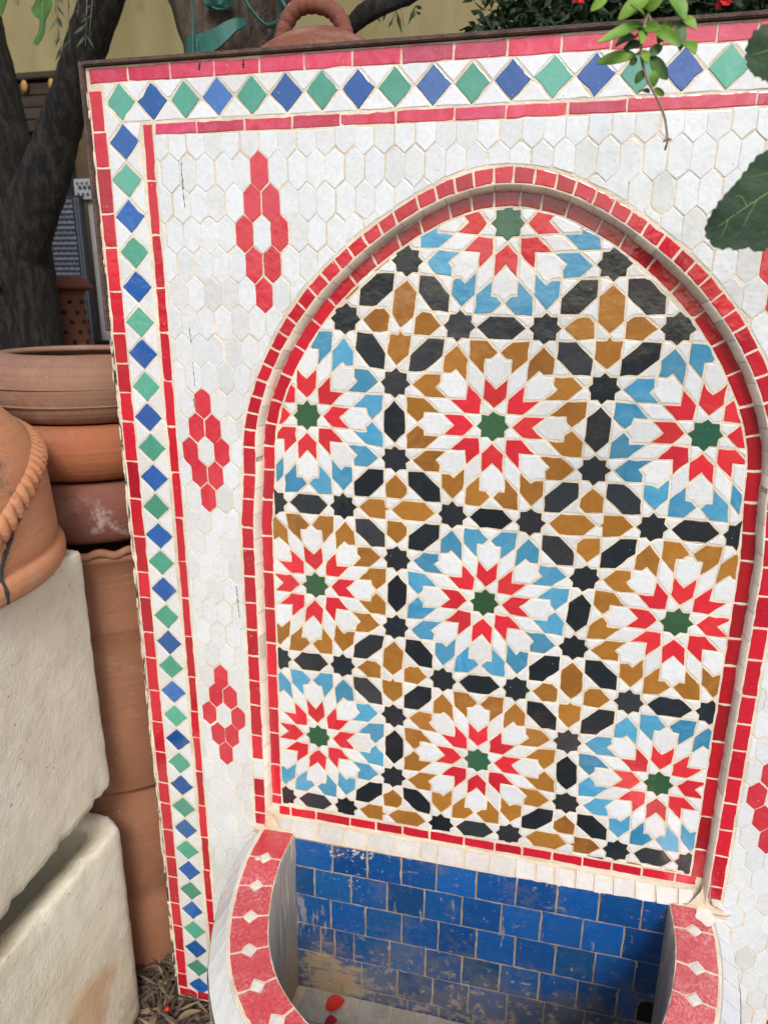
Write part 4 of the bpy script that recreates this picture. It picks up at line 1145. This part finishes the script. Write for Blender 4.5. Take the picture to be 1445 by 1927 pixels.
hedge = thing('pomegranate_hedge', 'dense dark green pomegranate hedge with red flowers behind the top of the panel', 'hedge', W(.6, YG, -3.2))
leaf_cloud('foliage', hedge, 'hedge', [(W(-.15, 1.35, -2.9), (.16, .10, .14)), (W(.25, 1.6, -2.9), (.22, .12, .2)), (W(.9, 1.5, -2.8), (.25, .12, .22)), (W(1.5, 1.5, -2.8), (.25, .14, .22)), (W(2.2, 1.5, -2.8), (.3, .14, .25)), (W(.4, 2.3, -3.2), (.3, .2, .2)), (W(1.3, 2.4, -3.2), (.35, .2, .25)), (W(.5, .6, -3), (.3, .15, .25)), (W(1.5, .5, -3), (.35, .15, .25)), (W(.1, 1.45, -3.3), (.14, .1, .13))], 15000, .030, .42)
leaf_cloud('inner_foliage', hedge, 'hedge', [(W(.55, 1.6, -3.9), (.30, .10, .35)), (W(1.5, 1.6, -3.9), (.4, .10, .4)), (W(2.4, 1.6, -3.9), (.3, .1, .4))], 6000, .055, .6)
bm = bmesh.new()
for x in (.0, .5, 1.0, 1.6): tube(bm, [W(x, YG, -3.3), W(x + .1, -2, -3.3), W(x + .05, .8, -3.2), W(x + .2, 2.4, -3.1)], [.02, .018, .013, .006], 8)
link('stems', mesh_of(bm, True), 'bark', hedge)
for (x, y) in ((.245, 1.66), (1.19, 1.575), (.30, 1.69)):
    V, F = [], []
    c = W(x, y, -2.35)
    for _ in range(26):
        d = Vector((random.gauss(0, 1), random.gauss(-.3, .6), random.gauss(0, 1))).normalized(); s = d.cross(Vector((0, 1, .3))).normalized() * .005
        L = random.uniform(.008, .018); o_ = len(V); V += [c - s * .4, c + d * L * .6 + s, c + d * L, c + d * L * .6 - s]; F += [(o_, o_ + 1, o_ + 2, o_ + 3)]
    me = bpy.data.meshes.new('flower'); me.from_pydata([tuple(v) for v in V], [], F); link('flower', me, 'flower', hedge)
bm = bmesh.new(); tube(bm, [W(*p) for p in spline([(-1.36, 1.46, -2), (-1.28, 1.5, -2), (-1.2, 1.555, -2), (-1.05, 1.62, -2.05), (-.8, 1.8, -2.3), (-.3, 2.1, -2.8), (.2, 2.0, -3.2)], 30)], [.065 * D + random.gauss(0, .0012) for _ in range(30)], 10)
link('lopped_branch', mesh_of(bm, True), 'bark', hedge)
sp2 = thing('willow_sprig', 'thin drooping leafy sprig over the ochre wall above the jar lid', 'branch', W(-1.1, 2.3, -2.5))
twig_spray(sp2, W(-1.0, 2.3, -2.5), [W(-1.30, 1.72, -2.5), W(-1.15, 1.62, -2.5), W(-1.37, 1.80, -2.5), W(-1.03, 1.60, -2.45), W(-.94, 1.66, -2.5), W(-1.22, 1.66, -2.5)], 'hedge', .035, 12)

# dark sideboard, column, carved stones, patterned panel, perforated lantern
cab = thing('wooden_sideboard', 'dark brown wooden stall with golden knobs in front of the ochre wall', 'sideboard', W(-8.6, YG, -8.6))
bm = bmesh.new(); box(bm, (-11.5, 3.06, -9.3), (-6.6, 3.16, -7.95), .004); link('top_board', mesh_of(bm), 'wood', cab)
for i in range(4):
    bm = bmesh.new(); box(bm, (-11.4, 2.30 + .18 * i, -9.2), (-6.7, 2.47 + .18 * i, -8.02 + .01 * (i % 2)), .003); link('plank', mesh_of(bm), 'wood', cab)
for x in (-8.65, -8.13, -9.2, -7.6):
    bm = bmesh.new(); bmesh.ops.create_uvsphere(bm, u_segments=12, v_segments=8, radius=.062 * D, matrix=Matrix.Translation(W(x, 2.96, -7.96)) @ Matrix.Diagonal((1, .6, 1.5, 1))); link('knob', mesh_of(bm, True), 'gold', cab)
bm = bmesh.new(); box(bm, (-11.3, YG, -9.2), (-6.8, 2.29, -8.6)); link('shade_backing', mesh_of(bm), 'dark_fill', cab)  # near-black box in place of the shade under the stall
for x in (-11.35, -6.9):
    bm = bmesh.new(); box(bm, (x, YG, -8.25), (x + .2, 2.29, -8.05)); link('leg', mesh_of(bm), 'wood', cab)
bm = bmesh.new(); box(bm, (-7.20, YG, -7.9), (-5.9, 2.5, -7.0), .01); o = link('column', mesh_of(bm), 'mud'); tag(o, 'mud brown rendered column behind the tree fork', 'column')
bm = bmesh.new(); bmesh.ops.create_uvsphere(bm, u_segments=20, v_segments=12, radius=.115 * D, matrix=Matrix.Translation(W(-7.12, 1.50, -6.05))); 
o = link('red_ball', mesh_of(bm, True), 'redplastic'); tag(o, 'dull red ball half hidden in the tree fork', 'ball')
bm = bmesh.new(); box(bm, (-7.22, YG, -6.25), (-7.02, 1.385, -5.95)); o = link('stand', mesh_of(bm), 'dark_fill'); tag(o, 'dark post under the red ball behind the tree', 'post')

ste = thing('marble_stele', 'pale grey marble slab with dark dotted border behind the panel edge', 'slab', W(-6.1, YG, -6.2))
bm = bmesh.new(); box(bm, (-6.43, -1.02, -6.3), (-5.75, .98, -6.12), .004); link('slab', mesh_of(bm), 'stone', ste)
bm = bmesh.new(); box(bm, (-6.57, .94, -6.32), (-5.75, 1.215, -6.05), .003); link('carved_head', mesh_of(bm), 'stone', ste)
bm = bmesh.new()
for i in range(9):
    x = -6.50 + .075 * i
    bmesh.ops.create_cone(bm, segments=3, radius1=.026 * D, radius2=.0, depth=.004, cap_ends=True, matrix=Matrix.Translation(W(x, 1.155, -6.045)) @ Matrix.Rotation(math.radians(-90), 4, 'X'))
    bmesh.ops.create_cone(bm, segments=4, radius1=.03 * D, radius2=.02 * D, depth=.004, cap_ends=True, matrix=Matrix.Translation(W(x + .037, 1.10, -6.045)) @ Matrix.Rotation(math.radians(-90), 4, 'X'))
    bmesh.ops.create_cone(bm, segments=5, radius1=.024 * D, radius2=.015 * D, depth=.004, cap_ends=True, matrix=Matrix.Translation(W(x, 1.01, -6.045)) @ Matrix.Rotation(math.radians(-90), 4, 'X'))
for i in range(24):
    bmesh.ops.create_cube(bm, size=1, matrix=Matrix.Translation(W(-6.02 + .01 * i / 24, .1 - .045 * i, -6.115)) @ Matrix.Diagonal((.03, .004, .006, 1)))
o = link('black_inlay', mesh_of(bm), 'navy', ste); o['kind'] = 'stuff'
bm = bmesh.new(); box(bm, (-6.5, YG, -6.4), (-5.7, -1.03, -6.05)); link('plinth', mesh_of(bm), 'dark_fill', ste)
pan = thing('mosaic_panel', 'navy and white striped mosaic panel leaning behind the tree', 'panel', W(-6.6, YG, -6))
bm = bmesh.new(); box(bm, (-7.4, YG, -6.06), (-6.44, .99, -5.98)); link('board', mesh_of(bm), 'navy', pan)
bm = bmesh.new()
for i in range(30):
    y = .92 - .070 * i
    for k in range(17):
        x = -7.38 + .048 * k
        box(bm, (x, y - .019, -5.979), (x + (.041 if i % 3 else .03), y + (.019 if (k + i) % 2 else .011), -5.972))
for i in range(92):
    y = .95 - .0223 * i
    box(bm, (-6.535, y - .006, -5.979), (-6.515, y + .006, -5.972)); box(bm, (-6.49, y - .006, -5.979), (-6.47, y + .006, -5.972))
o = link('white_strips', mesh_of(bm), 'stripe', pan); o['kind'] = 'stuff'
lan = thing('pierced_lantern', 'pierced terracotta lantern pot with a collar standing behind the bowls', 'lantern', W(-6.3, YG, -5.1))
LC = (-6.22, -5.1)
bm = bmesh.new(); lathe(bm, spline([(.30, YG), (.34, -4), (.33, -2), (.29, -1.2), (.26, -.7), (.245, -.36), (.26, -.31)], 40), *LC, 48); bmesh.ops.recalc_face_normals(bm, faces=bm.faces[:]); lb = link('lantern_body', mesh_of(bm, True), 'clay_far', lan)
bm = bmesh.new(); lathe(bm, [(.26, -.31), (.36, -.29), (.385, -.26), (.375, -.235), (.34, -.22), (.30, -.15), (.26, -.12), (.0, -.12)], *LC, 48); bmesh.ops.recalc_face_normals(bm, faces=bm.faces[:]); link('collar', mesh_of(bm, True), 'clay_far', lan)
bm = bmesh.new()
for r in range(14):
    y = -.45 - .13 * r
    rad = float(np.interp(y, [-1.2, -.7, -.36], [.29, .26, .245]))
    for k in range(9):
        a = 2 * math.pi * (k + .5 * (r % 2)) / 9
        dirv = Vector((math.cos(a), -math.sin(a), 0))
        c = W(LC[0] + rad * math.cos(a), y, LC[1] + rad * math.sin(a))
        bmesh.ops.create_cone(bm, segments=7, radius1=.035 * D, radius2=.028 * D, depth=.004, cap_ends=True, matrix=Matrix.Translation(c) @ dirv.to_track_quat('Z', 'Y').to_matrix().to_4x4())
o = link('dark_hole_discs', mesh_of(bm), 'dark_fill', lan); o['kind'] = 'stuff'  # discs on the body, the shade of the holes is their colour

# ------------------------------------------------------------------ foreground leaves
def oval_leaf(a, b, width, bend=.15, nrm=Vector((0, -1, .25)), fold=.25, side=0.0):
    """pointed oval leaf from a to b (world), as a curved solid sheet"""
    ax = b - a; L = ax.length; t = ax.normalized()
    n = (nrm - t * nrm.dot(t)).normalized(); s = t.cross(n)
    V, F = [], []
    nl, nw = 10, 4
    for i in range(nl + 1):
        u = i / nl
        w = width * (math.sin(math.pi * min(1, u ** .85)) ** .75) * .5 + .0006
        c = a + t * L * u + n * L * bend * math.sin(math.pi * u) + s * side * L * math.sin(math.pi * u)
        for j in range(-nw // 2, nw // 2 + 1):
            f = j / (nw / 2)
            V.append(c + s * w * f + n * abs(f) * w * fold)
    m = nw + 1
    for i in range(nl):
        for j in range(nw): F.append((i * m + j, i * m + j + 1, (i + 1) * m + j + 1, (i + 1) * m + j))
    k = len(V)
    V += [v - n * .0006 for v in V]
    F += [tuple(i + k for i in f[::-1]) for f in F]
    me = bpy.data.meshes.new('leaf'); me.from_pydata([tuple(v) for v in V], [], F)
    for p in me.polygons: p.use_smooth = True
    return me
STEM = [(.43, 1.1), (.45, .8), (.466, .6), (0.469, 0.488), (0.463, 0.452), (0.452, 0.423), (0.451, 0.364), (0.456, 0.329), (0.479, 0.271), (0.509, 0.227), (0.539, 0.175), (0.557, 0.112), (0.554, 0.082)]
LV = [((0.441, 0.431), (0.322, 0.368), 0.036), ((0.459, 0.496), (0.377, 0.439), 0.067), ((0.444, 0.424), (0.449, 0.362), 0.026), ((0.431, 0.391), (0.375, 0.376), 0.041), ((0.44, 0.349), (0.322, 0.341), 0.038), ((0.484, 0.414), (0.561, 0.353), 0.031), ((0.516, 0.495), (0.563, 0.421), 0.064), ((0.546, 0.428), (0.562, 0.344), 0.031), ((0.565, 0.368), (0.599, 0.32), 0.044), ((0.482, 0.341), (0.541, 0.283), 0.061), ((0.475, 0.343), (0.514, 0.369), 0.036), ((0.496, 0.301), (0.499, 0.258), 0.031), ((0.502, 0.251), (0.534, 0.237), 0.015), ((0.488, 0.244), (0.458, 0.237), 0.023), ((0.34, 0.504), (0.295, 0.48), 0.031), ((0.467, 0.495), (0.458, 0.467), 0.02), ((0.424, 0.324), (0.443, 0.341), 0.031), ((.455, .44), (.405, .46), .05), ((.458, .47), (.43, .515), .045), ((.462, .46), (.50, .50), .05), ((.45, .415), (.40, .405), .04), ((.455, .42), (.50, .395), .04), ((.452, .38), (.40, .365), .035), ((.45, .36), (.47, .315), .035), ((.47, .30), (.445, .27), .028), ((.53, .43), (.50, .375), .04), ((.56, .44), (.60, .40), .045)]
pom = thing('pomegranate_twig', 'fresh green pomegranate twig hanging in front of the top right tiles', 'twig', W(.45, 1.1, 1.0))
bm = bmesh.new(); S = spline(STEM, 50)
tube(bm, [W(x, y, 1.0 + .02 * math.sin(i * .2)) for i, (x, y) in enumerate(S)], [(.0075 if .3 < i / 50 < .5 else .0055) * D * (1.3 - .7 * i / 50) for i in range(50)], 7)
for a, b in (((.556, .115), (.545, .103)), ((.556, .113), (.568, .109)), ((.452, .423), (.462, .408)), ((.45, .35), (.482, .341)), ((.45, .35), (.44, .349)), ((.463, .452), (.484, .414)), ((.451, .42), (.431, .391))):
    tube(bm, [W(*a, 1.0), W(*b, 1.005)], [.004 * D, .003 * D], 6)
link('stem', mesh_of(bm, True), 'twig', pom)
dark = {3, 7, 9, 10, 13, 16, 20, 22, 24, 25}
for i, (a, b, w) in enumerate(LV):
    za = 1.0 + random.uniform(-.01, .02); zb = za + random.uniform(-.03, .06)
    w = min(w, .42 * math.hypot(b[0] - a[0], b[1] - a[1]) + .006)
    me = oval_leaf(W(*a, za), W(*b, zb), w * D, random.uniform(.03, .12), Vector((random.gauss(0, .25), -1, .3 + random.gauss(0, .3))), .25, random.uniform(-.08, .08))
    link('leaf', me, 'leaf_dark' if i in dark else 'leaf', pom)
bm = bmesh.new(); bmesh.ops.create_uvsphere(bm, u_segments=10, v_segments=8, radius=.008 * D, matrix=Matrix.Translation(W(.4545, .414, 1.015))); link('bud', mesh_of(bm, True), 'vein', pom)

def flat_leaf(outline, veins, z0, bendx, bendy, mat, par, th=.0009, tiltz=0.0):
    """broad leaf from an outline (panel x, y): triangulated, domed, with raised veins"""
    n = len(outline)
    xs_ = [a[0] for a in outline]; ys_ = [a[1] for a in outline]
    cx, cy = sum(xs_) / n, sum(ys_) / n
    pts = [Vector(a) for a in outline]
    step = max(max(xs_) - min(xs_), max(ys_) - min(ys_)) / 14
    def inside(x, y):
        c = False
        for i in range(n):
            x1, y1 = outline[i]; x2, y2 = outline[i - 1]
            if (y1 > y) != (y2 > y) and x < (x2 - x1) * (y - y1) / (y2 - y1) + x1: c = not c
        return c
    y_ = min(ys_)
    while y_ < max(ys_):
        x_ = min(xs_)
        while x_ < max(xs_):
            if inside(x_, y_): pts.append(Vector((x_, y_)))
            x_ += step
        y_ += step
    r = geometry.delaunay_2d_cdt(pts, [(i, (i + 1) % n) for i in range(n)], [list(range(n))], 1, 1e-6)
    def vd(x, y):
        d = 9
        for v in veins:
            for a, b in zip(v, v[1:]):
                ab = np.subtract(b, a); t = max(0, min(1, np.dot(np.subtract((x, y), a), ab) / (ab @ ab))); d = min(d, np.hypot(*(np.subtract((x, y), a) - ab * t)))
        return d
    Z = lambda x, y: z0 + bendx * (x - cx) ** 2 + bendy * (y - cy) ** 2 + tiltz * (x - cx) + .22 * min(vd(x, y), .05)
    V = [W(v.x, v.y, Z(v.x, v.y)) for v in r[0]]; F = [tuple(f) for f in r[2]]
    k = len(V); V += [v + Vector((0, th, 0)) for v in V]; F += [tuple(i + k for i in f[::-1]) for f in F]
    me = bpy.data.meshes.new('leaf'); me.from_pydata([tuple(v) for v in V], [], F)
    for p in me.polygons: p.use_smooth = True
    o = link('leaf', me, mat, par)
    bm = bmesh.new()
    for i, v in enumerate(veins):
        s = spline(v, 16) if len(v) > 2 else [tuple(np.array(v[0]) + (np.array(v[1]) - np.array(v[0])) * t) for t in np.linspace(0, 1, 10)]
        m = len(s); w = .0042 if i == 0 else .0020
        tube(bm, [W(x, y, Z(x, y) + .0012) for x, y in s], [w * D * (1.05 - .75 * j / m) for j in range(m)], 5)
    link('vein', mesh_of(bm, True), 'vein', o)
    return o
fig = thing('fig_branch', 'fig branch with large dark lobed leaves reaching in at the right', 'branch', W(1.25, .5, 1.15))
wavy = lambda P, s: [(x + .003 * math.sin(i * 2.1 + s), y + .003 * math.cos(i * 1.7 + s)) for i, (x, y) in enumerate(P)]
F1 = spline([(.830, .045), (.805, .037), (.773, .017), (.752, -.012), (.733, -.040), (.712, -.068), (.692, -.094), (.675, -.122), (.665, -.146), (.6615, -.172), (.667, -.190), (.676, -.200), (.690, -.217), (.712, -.226), (.737, -.224), (.76, -.229), (.78, -.221), (.80, -.229), (.818, -.234), (.845, -.222), (.88, -.21), (.93, -.17), (.965, -.10), (.97, -.03), (.935, .02), (.885, .045)], 110)[:-1]
flat_leaf(wavy([tuple(p) for p in F1], 0), [[(.95, .01), (.90, -.03), (.821, -.074), (.745, -.127), (.69, -.170)], [(.875, -.04), (.83, -.025), (.79, -.03), (.76, -.035)], [(.79, -.095), (.775, -.13), (.76, -.17), (.745, -.195)], [(.765, -.112), (.745, -.085), (.72, -.085)], [(.72, -.145), (.715, -.175), (.705, -.20)], [(.84, -.062), (.83, -.12), (.82, -.19)]], 1.22, -.6, -.5, 'fig', fig, tiltz=-.15)
F2 = spline([(.80, .36), (.755, .338), (.722, .322), (.706, .29), (.711, .252), (.729, .219), (.767, .200), (.81, .19), (.87, .21), (.91, .27), (.89, .33), (.85, .36)], 80)[:-1]
flat_leaf(wavy([tuple(p) for p in F2], 2), [[(.90, .30), (.83, .285), (.76, .27), (.72, .265)], [(.83, .285), (.79, .31), (.765, .325)], [(.80, .278), (.78, .24), (.765, .215)]], 1.25, -.5, -.6, 'fig', fig, tiltz=.2)
bm = bmesh.new()
tube(bm, [W(*p) for p in spline([(1.6, 1.2, .9), (1.35, .6, 1.05), (1.2, .35, 1.15), (1.15, .1, 1.15)], 20)], .03 * D, 8)
tube(bm, [W(*p) for p in spline([(1.19, .3, 1.15), (1.05, .33, 1.22), (.90, .30, 1.25)], 10)], .012 * D, 6)
tube(bm, [W(*p) for p in spline([(1.16, .12, 1.15), (1.05, .07, 1.2), (.95, .01, 1.2)], 10)], .012 * D, 6)
link('stem', mesh_of(bm, True), 'twig', fig)
fl = thing('fig_twig', 'dark lobed leaves dangling at the top left in front of the wall', 'twig', W(-2.7, 1.6, -.5))
H = spline([(-2.72, 1.30), (-2.735, 1.227), (-2.772, 1.191), (-2.755, 1.151), (-2.728, 1.129), (-2.747, 1.072), (-2.783, 1.022), (-2.756, 1.010), (-2.702, 1.066), (-2.688, 1.121), (-2.645, 1.17), (-2.63, 1.22), (-2.655, 1.30)], 60)[:-1]
flat_leaf([tuple(p) for p in H], [[(-2.68, 1.31), (-2.70, 1.20), (-2.72, 1.10), (-2.765, 1.02)], [(-2.70, 1.2), (-2.755, 1.185)]], -.5, .2, .1, 'leaf_dark', fl)
H2 = spline([(-3.03, 1.34), (-3.03, 1.21), (-2.986, 1.165), (-2.955, 1.19), (-2.915, 1.25), (-2.93, 1.34)], 36)[:-1]
flat_leaf([tuple(p) for p in H2], [[(-2.98, 1.34), (-2.98, 1.25), (-2.985, 1.18)]], -.5, .2, .1, 'leaf_dark', fl)
H3 = spline([(-2.865, 1.275), (-2.87, 1.235), (-2.845, 1.205), (-2.83, 1.24), (-2.84, 1.28)], 24)[:-1]
flat_leaf([tuple(p) for p in H3], [[(-2.85, 1.275), (-2.846, 1.215)]], -.48, .2, .1, 'dry', fl)
bm = bmesh.new(); tube(bm, [W(*p) for p in spline([(-2.5, 2.2, -.6), (-2.62, 1.6, -.52), (-2.68, 1.36, -.5), (-2.70, 1.22, -.497)], 16)], .006 * D, 6)
tube(bm, [W(*p) for p in spline([(-2.62, 1.6, -.52), (-2.85, 1.45, -.5), (-2.98, 1.33, -.5)], 12)], .005 * D, 6)
tube(bm, [W(-2.82, 1.47, -.5), W(-2.85, 1.27, -.48)], .004 * D, 6)
link('stem', mesh_of(bm, True), 'twig', fl)

# ------------------------------------------------------------------ fallen petals, leaf litter
def petal_thing(label, x, z, s, mat, rotz):
    o = link('fallen_petal', oval_leaf(W(x, YF + .02, z), W(x + s * math.cos(rotz), YF + .045, z + s * math.sin(rotz)), s * .8 * D, .06, Vector((0, 0, 1)), .14), mat)
    tag(o, label, 'petal')
petal_thing('orange red flower petal lying on the basin floor', -.90, .20, .13, 'flower', -.5)
petal_thing('dark crimson crumpled petal beside the orange one on the basin floor', -.875, .30, .085, 'crimson', -.2)
V, F, V_, F_ = [], [], [], []
def litter(n, xr, zr, VV, FF, h=.05):
    for _ in range(n):
        x = random.uniform(*xr); z = random.uniform(*zr)
        p = W(x, YG + random.uniform(-.01, h), z)
        a = random.uniform(0, 6.28); ax = Vector((math.cos(a), math.sin(a), random.gauss(0, .35))).normalized()
        sd = ax.cross(Vector((random.gauss(0, .4), random.gauss(0, .4), 1))).normalized(); nn = sd.cross(ax)
        L = random.uniform(.02, .06); w = L * random.uniform(.035, .12); o = len(VV)
        VV += [p, p + ax * L * .35 + sd * w - nn * L * .03, p + ax * L, p + ax * L * .35 - sd * w - nn * L * .03, p + ax * L * .4 + nn * L * .06]
        FF += [(o, o + 1, o + 4), (o + 1, o + 2, o + 4), (o + 2, o + 3, o + 4), (o + 3, o, o + 4)]
litter(260, (-2.5, -1.25), (-.5, 1.1), V, F, .045); litter(700, (-2.5, -1.25), (-.5, 1.1), V_, F_, .04); litter(200, (-2.6, -2.12), (-.4, .12), V_, F_, .14); litter(80, (-2.6, -2.12), (-.4, .12), V, F, .14)
litter(500, (-5, 4), (-3, 4), V, F, .03); litter(500, (-5, 4), (-3, 4), V_, F_, .03)
for nm, a, b, m in (('leaf_litter', V, F, 'dry'), ('leaf_litter', V_, F_, 'dry2')):
    me = bpy.data.meshes.new(nm); me.from_pydata([tuple(v) for v in a], [], b); o = link(nm, me, m); o['kind'] = 'stuff'
    o['label'] = 'dry narrow leaves and twigs littering the ground at the foot of the panel'; 
for x, z, a, lab in ((-2.16, .26, 1.2, 'long pale dry leaf lying nearest the concrete trough'), (-1.99, .27, -.5, 'curled tan dry leaf against the panel foot'), (-2.13, .42, .1, 'tan dry twig like leaf lying flat among the litter')):
    o = link('dry_leaf', oval_leaf(W(x, YG + .05, z), W(x + .17 * math.cos(a), YG + .09, z + .17 * math.sin(a)), .045 * D, .12, Vector((0, 0, 1)), .3), 'dry'); tag(o, lab, 'leaf')
bm = bmesh.new(); bmesh.ops.create_uvsphere(bm, u_segments=12, v_segments=8, radius=.018 * D, matrix=Matrix.Translation(W(-2.075, YG + .10, .24))); o = link('berry', mesh_of(bm, True), 'flower'); tag(o, 'small red berry on the leaf litter', 'berry')
print('objects', len(bpy.data.objects))
